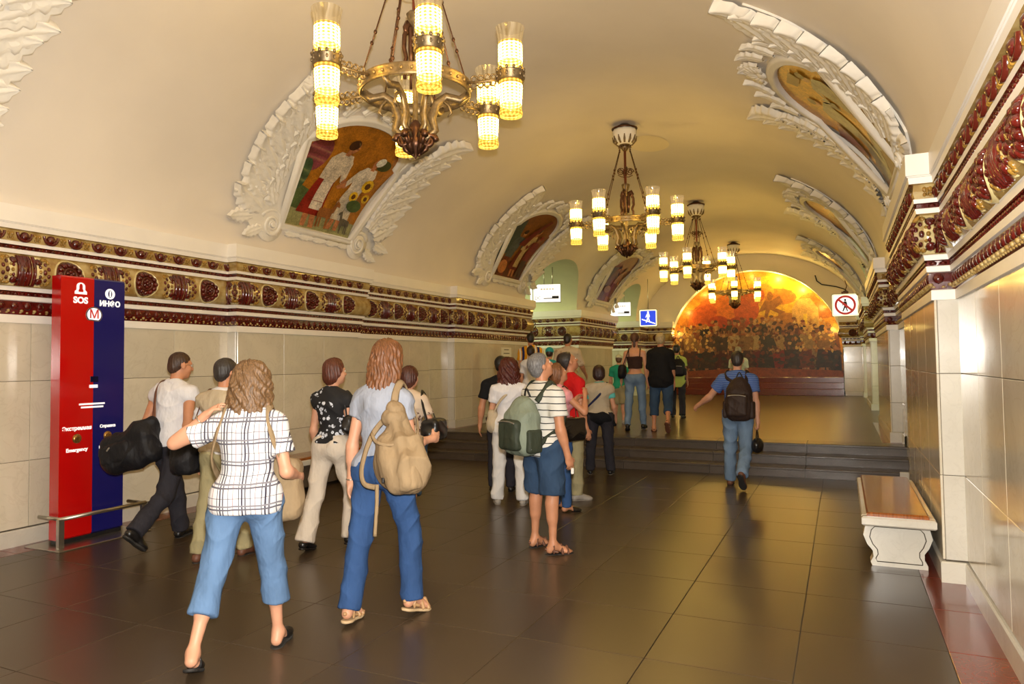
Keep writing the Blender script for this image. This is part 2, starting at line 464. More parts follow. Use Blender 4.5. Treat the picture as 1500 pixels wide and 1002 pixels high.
def ornaments(s, path, parent, y_min):
    small = MB()
    for a, b, d in zip(path[:-1], path[1:], seg_dirs(path)):
        n = rot_n(d)
        L = math.hypot(b[0]-a[0], b[1]-a[1]); t0 = 0.0
        if d[1] > 0.5 and a[1] < y_min: t0 = y_min - a[1]
        if abs(d[0]) > 0.5 and L > 1.0:            # passage returns: only the first metre and a half shows
            if d[0] > 0: L = min(L, 1.7)
            else: t0 = max(t0, L-1.7)
        if L - t0 < 0.05: continue
        ln = L - t0
        if ln < 0.3:
            obj('scroll_band', BAND, parent, place(s, a, d, t0+ln/2, 0.148, 2.525)); 
            obj('egg_moulding', EGG, parent, place(s, a, d, t0+ln/2, 0.135, 2.84))
        else:
            k = max(1, round(ln/0.78)); p = ln/k
            for i in range(k):
                obj('rosette', ROSETTE, parent, place(s, a, d, t0+(i+0.5)*p, 0.148, 2.525))
                obj('scroll_band', BAND, parent, place(s, a, d, t0+i*p+0.02, 0.148, 2.525))
            k = max(1, round(ln/0.245)); p = ln/k
            for i in range(k):
                obj('egg_moulding', EGG, parent, place(s, a, d, t0+(i+0.5)*p, 0.135, 2.84))
        # the fine rows, too small to pick apart
        fine = ln if d[1] > 0.5 and b[1] < 16 else ln
        pitch = 0.115 if a[1] < 14 else 0.16
        k = max(1, int((fine+0.1)/pitch)); p = (fine+0.1)/k
        for i in range(k):
            m = place(s, a, d, t0-0.05+(i+0.5)*p, 0.046, 2.195)
            q = MB(); q.ball((0,0,0.01), (0.042,0.022,0.04), 6, 4, 0); q.ball((0.05,0,-0.035), (0.02,0.014,0.016), 4, 3, 1)
            nb_ = len(small.v); small.v.extend([tuple(m @ Vector(c)) for c in q.v]); small.f.extend([[nb_+i_ for i_ in f_] for f_ in q.f]); small.m.extend(q.m); small.sm.extend(q.sm)
        k = max(1, int((fine+0.1)/0.06)) if a[1] < 14 else max(1, int((fine+0.1)/0.1)); p = (fine+0.1)/k
        for i in range(k):
            for o, z, r in ((0.058,2.317,0.016),(0.118,2.735,0.015),(0.034,2.145,0.010)):
                m = place(s, a, d, t0-0.05+(i+0.5)*p, o, z)
                q = MB(); q.ball((0,0,0), (p*(0.42 if z > 2.2 else 0.3),0.014,r), 4, 3, 0)
                small.add([m @ Vector(c) for c in q.v], q.f, 1 if z < 2.2 else 0, True)
    o = small.build('bead_rows', [MT['red_glaze'], MT['ochre_glaze']], parent, kind='stuff')

def wall(name, s, path, y_min, zlow=None):
    core = MB(); sweep(core, s, path, [(-0.30,0.0),(0.0,0.0),(0.0,3.09),(-0.30,3.09)], [0,0,0])
    root = core.build(name, MT['grout'], kind='structure')
    panels(s, path, root, y_min, zlow)
    cor = MB(); sweep(cor, s, path, [(o, z) for o, z, _ in CORNICE], [m for *_, m in CORNICE][:-1])
    cor.build('cornice', [MT['ledge'], MT['red_glaze'], MT['ochre_glaze']], root)
    ornaments(s, path, root, y_min+0.6)
    return root

def baseboard(name, s, path, z0, h=0.15):
    mb = MB(); sweep(mb, s, path, [(0.0,z0),(0.034,z0),(0.034,z0+h-0.012),(0.026,z0+h),(0.0,z0+h)], [0]*4)
    return mb.build(name, MT['marble_white'], kind='structure')

YB = -4.0
LEFT = [(UA,YB),(UA,6.6),(UB,6.6),(UB,9.05),(UA,9.05),(UA,12.1),(UB,12.1),(UB,15.6),(5.8,15.6)]
RIGHT = [(UA,YB),(UA,6.14),(UB,6.14),(UB,8.95),(UA,8.95),(UA,12.0),(UB,12.0),(UB,15.6),(5.8,15.6)]
PYL = [(5.8,19.3),(UB,19.3),(UB,22.6),(5.8,22.6)]
UEL, UER = 2.78, 3.14
LAST_L = [(5.8,25.8),(UB,25.8),(UB,Y_END),(UEL,Y_END),(UEL,Y_END+0.36)]
LAST_R = [(5.8,25.8),(UB,25.8),(UB,Y_END),(UER,Y_END),(UER,Y_END+0.36)]
wall('wall_left', -1, LEFT, 2.6)
wall('wall_right', 1, RIGHT, 2.4)
wall('wall_left_middle', -1, PYL, 0, ZP)
wall('wall_right_middle', 1, PYL, 0, ZP)
wall('wall_left_far', -1, LAST_L, 0, ZP)
wall('wall_right_far', 1, LAST_R, 0, ZP)
def cut(path, y0, y1):
    out = []
    for a, b in zip(path[:-1], path[1:]):
        for p in (a, b):
            q = (p[0], min(max(p[1], y0), y1))
            if (not out or out[-1] != q): out.append(q)
    return [p for i, p in enumerate(out) if i == 0 or p != out[i-1]]
baseboard('baseboard_left', -1, cut(LEFT, YB, Y_ST[0]), 0.0)
baseboard('baseboard_right', 1, cut(RIGHT, YB, Y_ST[0]), 0.0)
baseboard('baseboard_left_upper', -1, [(UA,Y_ST[2])]+LEFT[5:], ZP)
baseboard('baseboard_right_upper', 1, [(UA,Y_ST[2])]+RIGHT[5:], ZP)
for nm, s, p in (('baseboard_left_middle',-1,PYL),('baseboard_right_middle',1,PYL),('baseboard_left_far',-1,LAST_L[:4]),('baseboard_right_far',1,LAST_R[:4])):
    baseboard(nm, s, p, ZP)

# ------------------------------------------------------------------ floor
X_IN_L, X_IN_R = -6.60, 0.49
fl_ = MB(); fl_.box((XC-UA-0.1, YB, -0.3), (XC+UA+0.1, Y_ST[0]+0.4, -0.012))
floor = fl_.build('floor', MT['grout'], kind='structure')
PITCH = 0.757
def slab_mesh(wx, wy, m, nm='slab'):
    k = (round(wx,3), round(wy,3), m.name, nm)
    if k not in BOXES:
        c = 0.003; g = 0.0015; x, y = wx/2-g, wy/2-g
        mb = MB()
        v = [(-x,-y,-0.03),(x,-y,-0.03),(x,y,-0.03),(-x,y,-0.03),(-x,-y,-c*0.5),(x,-y,-c*0.5),(x,y,-c*0.5),(-x,y,-c*0.5),(-x+c,-y+c,0),(x-c,-y+c,0),(x-c,y-c,0),(-x+c,y-c,0)]
        f = [(8,9,10,11)]
        for a in (0,4):
            for i in range(4):
                j = (i+1)%4; f.append((a+i, a+j, a+4+j, a+4+i))
        mb.add(v, f); BOXES[k] = mb.mesh(nm, m)
    return BOXES[k]
ys = [1.66 + PITCH*k for k in range(12)] + [Y_ST[0]]
xs = [X_IN_R - PITCH*k for k in range(10)] + [X_IN_L]
for y0, y1 in zip(ys[:-1], ys[1:]):
    for x1, x0 in zip(xs[:-1], xs[1:]):
        obj('floor_slab', slab_mesh(x1-x0, y1-y0, MT['granite'], 'floor_slab'), floor, Matrix.Translation(((x0+x1)/2, (y0+y1)/2, 0)))
    for a, b in ((X_IN_R, XC+UA), (XC-UA, X_IN_L)):
        obj('border_slab', slab_mesh(b-a, y1-y0, MT['red_marble'], 'border_slab'), floor, Matrix.Translation(((a+b)/2, (y0+y1)/2, 0)))
b_ = MB(); b_.box((XC-UA, YB, -0.02), (XC+UA, ys[0], 0.0)); b_.build('floor_behind', MT['granite_far'], kind='structure')
# steps: each course made of long blocks
st = empty('floor_steps', (0, Y_ST[0], 0), kind='structure')
for k, y in enumerate(Y_ST):
    z1 = ZP*(k+1)/3; yb = Y_ST[k+1] if k < 2 else 11.85
    n = 6; wx = (2*UA-0.02)/n
    for i in range(n):
        mb = MB()
        xa = XC-UA+0.01+i*wx+0.002; xb = xa+wx-0.004
        dx = 0.0 if k != 1 else 0.0
        mb.box((xa, y-Y_ST[0]+0.012, ZP*k/3-0.02 if k else -0.05), (xb, yb-Y_ST[0]+0.03, z1-0.035), 0)
        mb.cbox((xa, y-Y_ST[0], z1-0.035), (xb, yb-Y_ST[0]+0.03, z1), 0.006, 0)
        mb.build('step_block', MT['granite_step'], st)
up = MB()
up.box((XC-UA, 11.86, ZP-0.2), (XC+UA, Y_END+0.6, ZP))
up.box((XC-9.6, 15.3, ZP-0.2), (XC-UA, Y_END+0.6, ZP))
up.box((XC+UA, 15.3, ZP-0.2), (XC+9.6, Y_END+0.6, ZP))
up.build('floor_upper', MT['granite_far'], kind='structure')
for nm, a, b in (('trim_1', X_IN_R+0.02, XC+UA), ('trim_2', XC-UA, X_IN_L-0.02)):
    mb = MB(); mb.box((a, 11.86, ZP-0.01), (b, 15.6, ZP+0.002)); mb.build(nm, MT['red_marble'], kind='structure')

# ------------------------------------------------------------------ vault with the passage arches cut into it
def arch_z(y):
    for (a, b), zt in zip(PASS, PASS_TOP):
        if a < y < b:
            t = (y-(a+b)/2)/((b-a)/2)
            return VZ + (zt-VZ)*math.sqrt(max(0, 1-t*t))
    return VZ
ycols = list(np.arange(YB, 15.6, 0.65)) 
for (a, b) in PASS:
    ycols += [(a+b)/2 - (b-a)/2*math.cos(math.pi*k/28) for k in range(29)]
ycols += list(np.linspace(19.3, 22.6, 6)[1:-1]) + [Y_END]
ycols = sorted(set(round(float(y), 5) for y in ycols))
NV = 64
vv = []; ff = []
for y in ycols:
    e = 1e-6
    zl = max(arch_z(y), VZ)
    ph0 = math.asin(min(1, (zl-VZ)/VB))
    for k in range(NV+1):
        ph = ph0 + (math.pi-2*ph0)*k/NV
        vv.append((XC - VA*math.cos(ph), y, VZ + VB*math.sin(ph)))
for i in range(len(ycols)-1):
    for k in range(NV): ff.append((i*(NV+1)+k, i*(NV+1)+k+1, (i+1)*(NV+1)+k+1, (i+1)*(NV+1)+k))
mb = MB(); mb.add(vv, ff, 0, True)
mb.build('ceiling', MT['plaster'], kind='structure')
# barrel of each passage, running out from the vault to the side halls
for s, side in ((-1, 'left'), (1, 'right')):
    for pi_, ((a, b), zt) in enumerate(zip(PASS, PASS_TOP)):
        mb = MB(); v = []; f = []; K = 28; U1 = 9.6
        for k in range(K+1):
            an = math.pi*k/K
            y = (a+b)/2 - (b-a)/2*math.cos(an); z = VZ + (zt-VZ)*math.sin(an)
            u0 = VA*math.sqrt(max(0, 1-((z-VZ)/VB)**2))
            for u in (u0, (u0+5.8)/2, 5.8): v.append(wpt(s, u, y, z))
        for k in range(K):
            for j in range(2): f.append((3*k+j, 3*k+j+1, 3*k+4+j, 3*k+3+j))
        mb.add(v, f, 0, True)
        mb.build('ceiling_passage_%s_%d' % (side, pi_+1), MT['tunnel'], kind='structure')
    # side hall beyond the passages
    mb = MB()
    x0, x1 = sorted((XC+s*9.6, XC+s*9.5)); mb.box((x0, 13.5, 0), (x1, Y_END+0.6, 5.0), 0)
    xa, xb = sorted((XC+s*5.8, XC+s*9.6))
    mb.box((xa, 13.5, 4.6), (xb, Y_END+0.6, 4.7), 1)
    mb.box((xa, 13.4, 0), (xb, 13.5, 4.7), 0); mb.box((xa, Y_END+0.6, 0), (xb, Y_END+0.7, 4.7), 0)
    # faces of the piers towards the side hall
    xp, xq = sorted((XC+s*5.8, XC+s*5.7))
    for ya, yb in ((13.5, 15.6), (19.3, 22.6), (25.8, Y_END+0.6)): mb.box((xp, ya, 0), (xq, yb, 4.6), 0)
    mb.build('wall_side_hall_%s' % side, [MT['marble'], MT['tunnel']], kind='structure')
    for yl in (17.45, 24.2):
        light('side_hall_lamp', 'POINT', (XC+s*7.4, yl, 3.9), 120, (0.86, 1.0, 0.62), 0.3)

# ------------------------------------------------------------------ end wall with the mural arch, and the wall behind the viewer
def vault_z(x): return VZ + VB*math.sqrt(max(0, 1-((x-XC)/VA)**2))
ax, aw, az, ab = ARCH
mb = MB(); v = []; f = []; K = 48
for k in range(K+1):
    an = math.pi*k/K
    x = ax - aw*math.cos(an); z = az + ab*math.sin(an)
    # outer point along the ray from the arch centre to the vault or wall
    xo = XC - VA*math.cos(an); zo = VZ + VB*math.sin(an)
    v += [(x, Y_END, z), (xo, Y_END, zo+0.02), (x, Y_END+0.45, z)]
for k in range(K):
    f += [(3*k, 3*k+3, 3*k+4, 3*k+1), (3*k, 3*k+2, 3*k+5, 3*k+3)]
mb.add(v, f, 0, True)
mb.build('wall_end', MT['plaster'], kind='structure')
mb = MB(); v = []
pts = [(XC - VA*math.cos(math.pi*k/32), VZ+VB*math.sin(math.pi*k/32)) for k in range(33)]
pts = [(XC-UA-0.2, 0.0), (XC-UA-0.2, VZ)] + pts + [(XC+UA+0.2, VZ), (XC+UA+0.2, 0.0)]
mb.prism(pts, YB-0.2, YB, 0)
mb.build('wall_back', MT['marble'], kind='structure')
# ------------------------------------------------------------------ mosaic panels in stucco frames on the vault
_ph = np.linspace(0, math.pi/2, 2000)
_s = np.concatenate([[0], np.cumsum(np.hypot(np.diff(VA*np.cos(_ph)), np.diff(VB*np.sin(_ph))))])
def vault_frame(s, yc, p, q, h=0.0):
    """p along the wall, q up the vault from its springing, h out of the plaster; gives a matrix"""
    ph = float(np.interp(q, _s, _ph))
    c, sn = math.cos(ph), math.sin(ph)
    P = Vector((XC + s*VA*c, yc + (p if s < 0 else -p), VZ + VB*sn))
    n = Vector((-s*c/VA, 0, -sn/VB)).normalized()
    ep = Vector((0, 1 if s < 0 else -1, 0)); eq = n.cross(ep)
    m = Matrix.Identity(4)
    for i in range(3): m[i][0], m[i][1], m[i][2], m[i][3] = ep[i], eq[i], n[i], P[i]+n[i]*h
    return m
def vault_pt(s, yc, p, q, h=0.0):
    return vault_frame(s, yc, p, q, h).translation

def leaf_mesh(nm, lobes=5, curl=0.25):
    """acanthus leaf, 1 long in x, ribbed and lobed, tip curling out"""
    NX, NY = 16, 9
    v = []; f = []
    for i in range(NX+1):
        t = i/NX
        wv = 0.26*(math.sin(math.pi*min(1, t*0.93+0.07)**0.85)**0.8)*(1+0.22*math.cos(lobes*2*math.pi*t)) + 0.015
        for j in range(NY+1):
            e = 2*j/NY-1
            rib = 0.06*math.cos(e*9.5) * (1-0.4*t)
            z = 0.03 + 0.11*(1-e*e) + rib + curl*max(0, t-0.55)**2*2.2 - 0.07*(1-abs(e))**6
            if abs(e) > 0.99: z = 0.0 + curl*max(0, t-0.7)**2*1.2
            v.append((t - 0.10*abs(e)*(1-t) + 0.06*abs(e), e*wv, z))
    for i in range(NX):
        for j in range(NY): f.append((i*(NY+1)+j, (i+1)*(NY+1)+j, (i+1)*(NY+1)+j+1, i*(NY+1)+j+1))
    mb = MB(); mb.add(v, f, 0, True); return mb.mesh(nm, MT['plaster_white'])
def volute_mesh():
    mb = MB(); pts = []; rs = []
    for k in range(46):
        a = k*0.36; r = 1.0*math.exp(-0.115*a)
        pts.append((r*math.cos(a), r*math.sin(a), 0.10+0.25*(1-r))); rs.append(0.15*r+0.035)
    mb.tube(pts, rs, 6)
    mb.ball((0,0,0.3), (0.2,0.2,0.16), 8, 5)
    mb.lathe([(1.12,0.0),(1.05,0.12),(0.0,0.16)], 20)
    for k in range(9):
        a = 2*math.pi*k/9; mb.ball((0.13*math.cos(a),0.13*math.sin(a),0.40), 0.07, 5, 4)
    return mb.mesh('volute', MT['plaster_white'])
def shell_mesh():
    mb = MB()
    for k in range(9):
        a = math.radians(-80+20*k)
        L = 1.0 - 0.25*abs(k-4)/4
        pts = [(0.15*math.sin(a), 0.15*math.cos(a), 0.10), (0.55*L*math.sin(a), 0.55*L*math.cos(a), 0.20), (L*math.sin(a), L*math.cos(a), 0.12)]
        mb.tube(pts, [0.05, 0.11, 0.14], 6)
    mb.ball((0,0.05,0.12), (0.3,0.22,0.18), 8, 5)
    return mb.mesh('shell_crest', MT['plaster_white'])
LEAF, LEAF2, VOL, SHELL = leaf_mesh('acanthus_leaf'), leaf_mesh('acanthus_leaf_small', 4, 0.35), volute_mesh(), shell_mesh()

def outline():
    pts = [(-0.70,0.50),(0.70,0.50),(0.93,1.70),(0.84,1.74)]
    for k in range(1, 20):
        a = math.pi*k/20; pts.append((0.84*math.cos(a), 1.74+0.52*math.sin(a)))
    pts += [(-0.84,1.74),(-0.93,1.70)]
    return pts
OUT = outline()
TES = {}
def tess(col):
    """mosaic of small glass tesserae in one colour family"""
    k = tuple(col)
    if k not in TES:
        m, nt, b = newmat('mosaic_%02x%02x%02x' % k)
        N = nt.nodes.new; L = nt.links.new
        g = N('ShaderNodeNewGeometry'); vo = N('ShaderNodeTexVoronoi'); vo.inputs['Scale'].default_value = 55
        L(g.outputs['Position'], vo.inputs['Vector'])
        n = N('ShaderNodeTexNoise'); n.inputs['Scale'].default_value = 7; n.inputs['Detail'].default_value = 4; L(g.outputs['Position'], n.inputs['Vector'])
        ad = N('ShaderNodeMath'); ad.operation = 'MULTIPLY_ADD'; ad.inputs[1].default_value = 0.35
        sp = N('ShaderNodeSeparateColor'); L(vo.outputs['Color'], sp.inputs[0]); L(sp.outputs[0], ad.inputs[0]); L(n.outputs['Fac'], ad.inputs[2])
        r = N('ShaderNodeValToRGB'); c = srgb(*col)
        r.color_ramp.elements[0].position = 0.35; r.color_ramp.elements[1].position = 1.0
        r.color_ramp.elements[0].color = (*[x*0.55 for x in c], 1); r.color_ramp.elements[1].color = (*[min(1, x*1.35) for x in c], 1)
        L(ad.outputs[0], r.inputs[0]); L(r.outputs[0], b.inputs['Base Color'])
        b.inputs['Roughness'].default_value = 0.38
        TES[k] = m
    return TES[k]

def ell(cx, cy, rx, ry, rot=0.0, n=14, a0=0, a1=360):
    o = []
    for k in range(n):
        a = math.radians(a0+(a1-a0)*k/n); x, y = rx*math.cos(a), ry*math.sin(a)
        o.append((cx+x*math.cos(rot)-y*math.sin(rot), cy+x*math.sin(rot)+y*math.cos(rot)))
    return o

def woman(cx, base, hgt, top, skirt, apron=None, lean=0.0, hair=(70,40,22), facing=1, skin=(186,120,76)):
    """simple draped figure for a mosaic, built of colour areas"""
    k = hgt; X = lambda x, y: (cx + (x*facing + lean*y)*k, base + y*k)
    P = lambda l: [X(*p) for p in l]
    out = [(P([(-.06,.0),(.0,.0),(.01,.16),(-.07,.16)]), skin), (P([(.05,.0),(.12,.0),(.09,.16),(.02,.16)]), skin),
           (P([(-.17,.12),(.16,.12),(.10,.52),(-.10,.52)]), skirt)]
    if apron: out.append((P([(-.03,.17),(.13,.17),(.09,.52),(-.04,.52)]), apron))
    out += [(P([(-.11,.48),(.10,.48),(.14,.72),(.09,.79),(-.08,.79),(-.14,.70)]), top),
            (P([(.09,.77),(.15,.72),(.20,.56),(.27,.50),(.25,.46),(.16,.50),(.09,.62)]), top),
            (P([(.20,.56),(.27,.50),(.30,.47),(.25,.45),(.17,.50)]), skin),
            (P([(-.03,.77),(.03,.77),(.035,.82),(-.025,.82)]), skin),
            ([X(*p) for p in ell(.012,.875,.055,.068)], skin), ([X(*p) for p in ell(-.018,.90,.062,.062)], hair)]
    return out
def man(cx, base, hgt, coat, trousers, hat=None, lean=0.0, facing=1):
    k = hgt; X = lambda x, y: (cx + (x*facing + lean*y)*k, base + y*k); P = lambda l: [X(*p) for p in l]
    o = [(P([(-.11,0),(-.02,0),(.0,.46),(-.10,.46)]), trousers), (P([(.03,0),(.12,0),(.10,.46),(.0,.46)]), trousers),
         (P([(-.13,.36),(.13,.36),(.16,.70),(.10,.80),(-.09,.80),(-.17,.70)]), coat),
         (P([(.10,.78),(.17,.70),(.26,.58),(.33,.66),(.30,.70),(.25,.66),(.15,.80)]), coat),
         ([X(*p) for p in ell(.01,.885,.055,.07)], (178,118,78)), ([X(*p) for p in ell(-.01,.925,.066,.05)], hat or (60,40,26))]
    return o
def flower(cx, cy, r, c=(224,178,36), mid=(96,58,18)):
    return [(ell(cx, cy, r, r*0.95, 0, 10), c), (ell(cx, cy, r*.5, r*.48, 0, 8), mid)]
def beast(cx, base, k, c, f=1):
    X = lambda p: (cx+p[0]*k*f, base+p[1]*k)
    return [([X(p) for p in q], c) for q in ([(-.3,0),(-.22,0),(-.2,.4),(-.3,.4)],[(.12,0),(.2,0),(.22,.4),(.1,.4)],[(-.16,.02),(-.1,.02),(-.1,.4),(-.18,.4)],
        [(-.34,.36),(.26,.34),(.3,.62),(.1,.68),(-.32,.62)],[(.16,.55),(.34,.55),(.42,.9),(.3,.95)],[(.28,.82),(.52,.78),(.5,.9),(.34,1.0)],[(.32,.95),(.36,.95),(.30,1.15)])]
GOLD = (176,112,28)
PICS = {
 'women': dict(bg=GOLD, sh=[([(-.7,.5),(.7,.5),(.74,.72),(-.74,.78)], (150,146,96)), ([(-.74,.74),(-.2,.72),(-.3,1.0),(-.78,1.1)], (88,104,58)),
     (ell(-.66,1.55,.22,.28), (140,66,72)), (ell(-.72,1.2,.14,.26), (74,96,62)), (ell(.62,1.74,.16,.10), (72,78,40))]
     + woman(-.30,.52,1.50,(214,198,172),(142,34,22),(216,202,180),0.10) + woman(.28,.56,1.36,(220,208,188),(206,192,166),None,0.16,(232,224,208),-1)
     + beast(.02,.55,.46,(150,92,44)) + beast(.46,.54,.34,(96,88,74),-1) + flower(.56,1.36,.12) + flower(.40,1.14,.09) + flower(.66,1.16,.08)
     + [(ell(.5,1.0,.16,.1), (74,92,48))]),
 'riders': dict(bg=(140,84,28), sh=[([(-.7,.5),(.7,.5),(.8,.9),(-.78,.86)], (98,48,24)), ([(-.93,1.7),(-.6,1.9),(-.2,1.2),(-.8,.8)], (70,84,76))]
     + man(-.34,.52,1.2,(88,98,96),(120,44,26),None,.1) + woman(.12,.54,1.36,(206,178,120),(110,30,20),(196,170,118),.14) + man(.48,.56,1.15,(128,38,24),(80,56,36),(150,40,24),.1,-1)
     + [([(-.2,1.3),(.1,1.3),(.36,2.1),(.26,2.12)], (120,34,22)), (ell(-.4,.72,.2,.16), (196,120,60))]),
 'harvest': dict(bg=(124,74,30), sh=[([(-.7,.5),(.7,.5),(.84,1.1),(-.8,1.0)], (112,58,30)), ([(-.9,1.6),(-.3,1.7),(-.4,1.0),(-.8,.9)], (84,92,62))]
     + man(-.25,.55,1.25,(120,96,56),(76,52,34),None,.1) + woman(.30,.52,1.3,(170,130,80),(120,38,24),None,.1) + [(ell(0,.9,.3,.12), (150,112,54))]),
 'workers': dict(bg=(196,138,26), sh=[([(-.7,.5),(.7,.5),(.93,1.68),(.55,1.72),(.2,1.1),(-.1,1.02),(-.76,.86)], (112,74,38)), ([(.2,1.5),(.93,1.7),(.80,1.0),(.3,1.0)], (128,84,34)),
       ([(-.66,.62),(-.2,.56),(.0,.92),(-.55,1.02)], (124,118,96)), ([(-.1,.86),(.42,.72),(.55,.86),(.02,1.08)], (134,130,108))]
     + man(-.34,.78,1.15,(132,124,100),(104,92,72),(96,64,36),.06) + man(.28,.9,1.15,(140,132,110),(112,72,40),(84,58,34),.10,-1)
     + [([(-.88,1.45),(-.5,1.5),(-.62,1.0),(-.82,.96)], (128,56,28)), ([(.02,2.0),(.3,1.96),(.36,2.1),(.0,2.14)], (112,72,32)), ([(.35,.52),(.7,.52),(.74,.72),(.4,.74)], (78,52,30))]),
 'elders': dict(bg=(168,116,24), sh=[([(-.7,.5),(.7,.5),(.88,1.3),(-.84,1.2)], (116,84,34)), ([(-.5,1.2),(.3,1.1),(.4,1.7),(-.4,1.8)], (126,96,48))]
     + man(-.2,.55,1.2,(110,86,44),(92,66,34),None,.1) + man(.36,.55,1.2,(128,98,50),(80,58,30),None,.1,-1)),
}

def mosaic(s, yc, pic, label, detail=True, seed=0):
    root = empty('mosaic_panel', vault_pt(s, yc, 0, 0.45), label=label, cat='mosaic', group='framed mosaics along the vault')
    inv = Matrix.Translation(-root.location)
    # the picture: colour areas laid on the curve of the vault
    mb = MB(); mats = []; 
    def poly(pts, col, h):
        m = tess(col)
        if m not in mats: mats.append(m)
        mi = mats.index(m)
        # slice along q so the area follows the curve
        bm = bmesh.new(); vs = [bm.verts.new((p[0], p[1], 0)) for p in pts]
        try: bm.faces.new(vs)
        except Exception: bm.free(); return
        bmesh.ops.triangulate(bm, faces=bm.faces[:])
        q0, q1 = min(p[1] for p in pts), max(p[1] for p in pts)
        nb = int((q1-q0)/0.16)
        for k in range(1, nb+1):
            bmesh.ops.bisect_plane(bm, geom=bm.verts[:]+bm.edges[:]+bm.faces[:], plane_co=(0, q0+(q1-q0)*k/(nb+1), 0), plane_no=(0,1,0))
        bm.verts.index_update()
        mb.add([inv @ vault_pt(s, yc, v.co.x, v.co.y, h) for v in bm.verts], [[v.index for v in f.verts] for f in bm.faces], mi, True)
        bm.free()
    poly(OUT, PICS[pic]['bg'], 0.012)
    for k, (pts, col) in enumerate(PICS[pic]['sh']): poly(pts, col, 0.0135+0.0012*k)
    mb.build('picture', mats, root)
    # moulding round the picture
    mb = MB(); n = len(OUT); v = []; f = []
    prof = [(0.0,0.01),(0.0,0.05),(0.03,0.075),(0.06,0.05),(0.085,0.07),(0.12,0.045),(0.13,0.0)]
    cx, cq = 0, 1.3
    for i, (p, q) in enumerate(OUT):
        a, b = Vector(OUT[i-1]), Vector(OUT[(i+1) % n]); t = (b-a).normalized(); nn = Vector((t.y, -t.x))
        for o, h in prof: v.append(inv @ vault_pt(s, yc, p+nn.x*o, q+nn.y*o, h))
    m_ = len(prof)
    for i in range(n):
        j = (i+1) % n
        for k in range(m_-1): f.append((i*m_+k, j*m_+k, j*m_+k+1, i*m_+k+1))
    mb.add(v, f, 0, True); mb.build('moulding', MT['plaster_white'], root)
    # ground slab of the carved border
    for sx in (-1, 1):
        edge = [(0.80*sx,0.30),(1.25*sx,0.34),(1.50*sx,0.55),(1.46*sx,1.0),(1.52*sx,1.5),(1.66*sx,2.0),(1.72*sx,2.46),(1.55*sx,2.52),(1.32*sx,2.2),(1.05*sx,1.95),(1.02*sx,1.66),(0.80*sx,0.5)]
        bm = bmesh.new(); vs = [bm.verts.new((p[0], p[1], 0)) for p in edge]; bm.faces.new(vs); bmesh.ops.triangulate(bm, faces=bm.faces[:])
        for k in range(1, 14):
            bmesh.ops.bisect_plane(bm, geom=bm.verts[:]+bm.edges[:]+bm.faces[:], plane_co=(0, 0.3+2.2*k/14, 0), plane_no=(0,1,0))
        bmesh.ops.solidify(bm, geom=bm.faces[:], thickness=0.04)
        bm.verts.index_update()
        mb = MB(); mb.add([inv @ vault_pt(s, yc, v_.co.x, v_.co.y, 0.02+v_.co.z) for v_ in bm.verts], [[v_.index for v_ in f_.verts] for f_ in bm.faces], 0, False)
        bm.free(); mb.build('border_ground', MT['plaster_white'], root)
    def put(nm, me, p, q, ang, L, h=0.03, wide=1.0, hs=1.0):
        m = inv @ vault_frame(s, yc, p, q, h) @ Matrix.Rotation(ang, 4, 'Z') @ Matrix.Diagonal((L, L*wide, L*hs, 1))
        o = obj(nm, me, root); o.matrix_local = m
    r_ = random.Random(seed)
    for sx in (-1, 1):
        A = lambda a: a if sx > 0 else math.pi - a
        N = 9 if detail else 6
        for k in range(N):             # outer plume: leaves fanning outwards and up
            t = k/(N-1); q = 0.62+1.62*t; p = sx*(1.20+0.12*t)
            put('acanthus_leaf', LEAF, p, q, A(math.radians(28+26*t+r_.uniform(-5,5))), 0.50+0.10*t, 0.045, 1.35, 1.05)
        N = 8 if detail else 5
        for k in range(N):             # inner row hugging the moulding
            t = k/(N-1); q = 0.72+1.25*t; p = sx*(1.02+0.16*t)
            put('acanthus_leaf', LEAF2, p, q, A(math.radians(66+r_.uniform(-8,8))), 0.36, 0.06, 1.15, 1.15)
        put('volute', VOL, sx*0.92, 0.44, A(0.4), 0.21, 0.03, sx, 0.75)
        put('volute', VOL, sx*1.28, 0.88, A(1.2), 0.17, 0.05, sx, 0.9)
        for k, (p, q, a, L) in enumerate([(1.30,.50,-12,.36),(1.22,.62,20,.34),(1.10,.36,-25,.3),(1.36,.70,10,.3),(1.50,2.26,62,.34),(1.40,2.20,80,.36)]):
            put('acanthus_leaf', LEAF, sx*p, q, A(math.radians(a)), L, 0.05, 1.0, 0.8)
        for k in range(4):             # garland over the arch
            t = (k+0.5)/4; a = math.radians(12+72*t)
            put('acanthus_leaf', LEAF2, sx*(1.02*math.cos(a)), 1.80+0.66*math.sin(a), A(a+math.radians(60)), 0.36, 0.035, 0.9, 0.8)
    for k in range(5): put('acanthus_leaf', LEAF2, -0.62+0.28*k, 0.36, 0.05, 0.3, 0.02, 0.55, 0.5)
    put('shell_crest', SHELL, 0, 2.42, 0, 0.30, 0.03, 1, 0.6)
    return root

mosaic(-1, 8.02, 'women', 'vault mosaic of two women in white with goats and sunflowers, in white stucco frame', True, 1)
mosaic(-1, 14.35, 'riders', 'vault mosaic in stucco frame above the white paper notice, left side', True, 2)
mosaic(-1, 21.4, 'harvest', 'smallest vault mosaic in stucco frame on the left, above the middle pier', False, 3)
mosaic(1, 8.55, 'workers', 'largest gold vault mosaic on the right, in white stucco frame', True, 4)
mosaic(1, 15.6, 'elders', 'second gold vault mosaic on the right, thin and foreshortened', False, 5)
mosaic(1, 22.7, 'elders', 'farthest gold vault mosaic on the right, nearest the mural arch', False, 6)
mosaic(-1, 2.05, 'harvest', 'white stucco leaf ornament of a mosaic frame in the top left corner', True, 7)

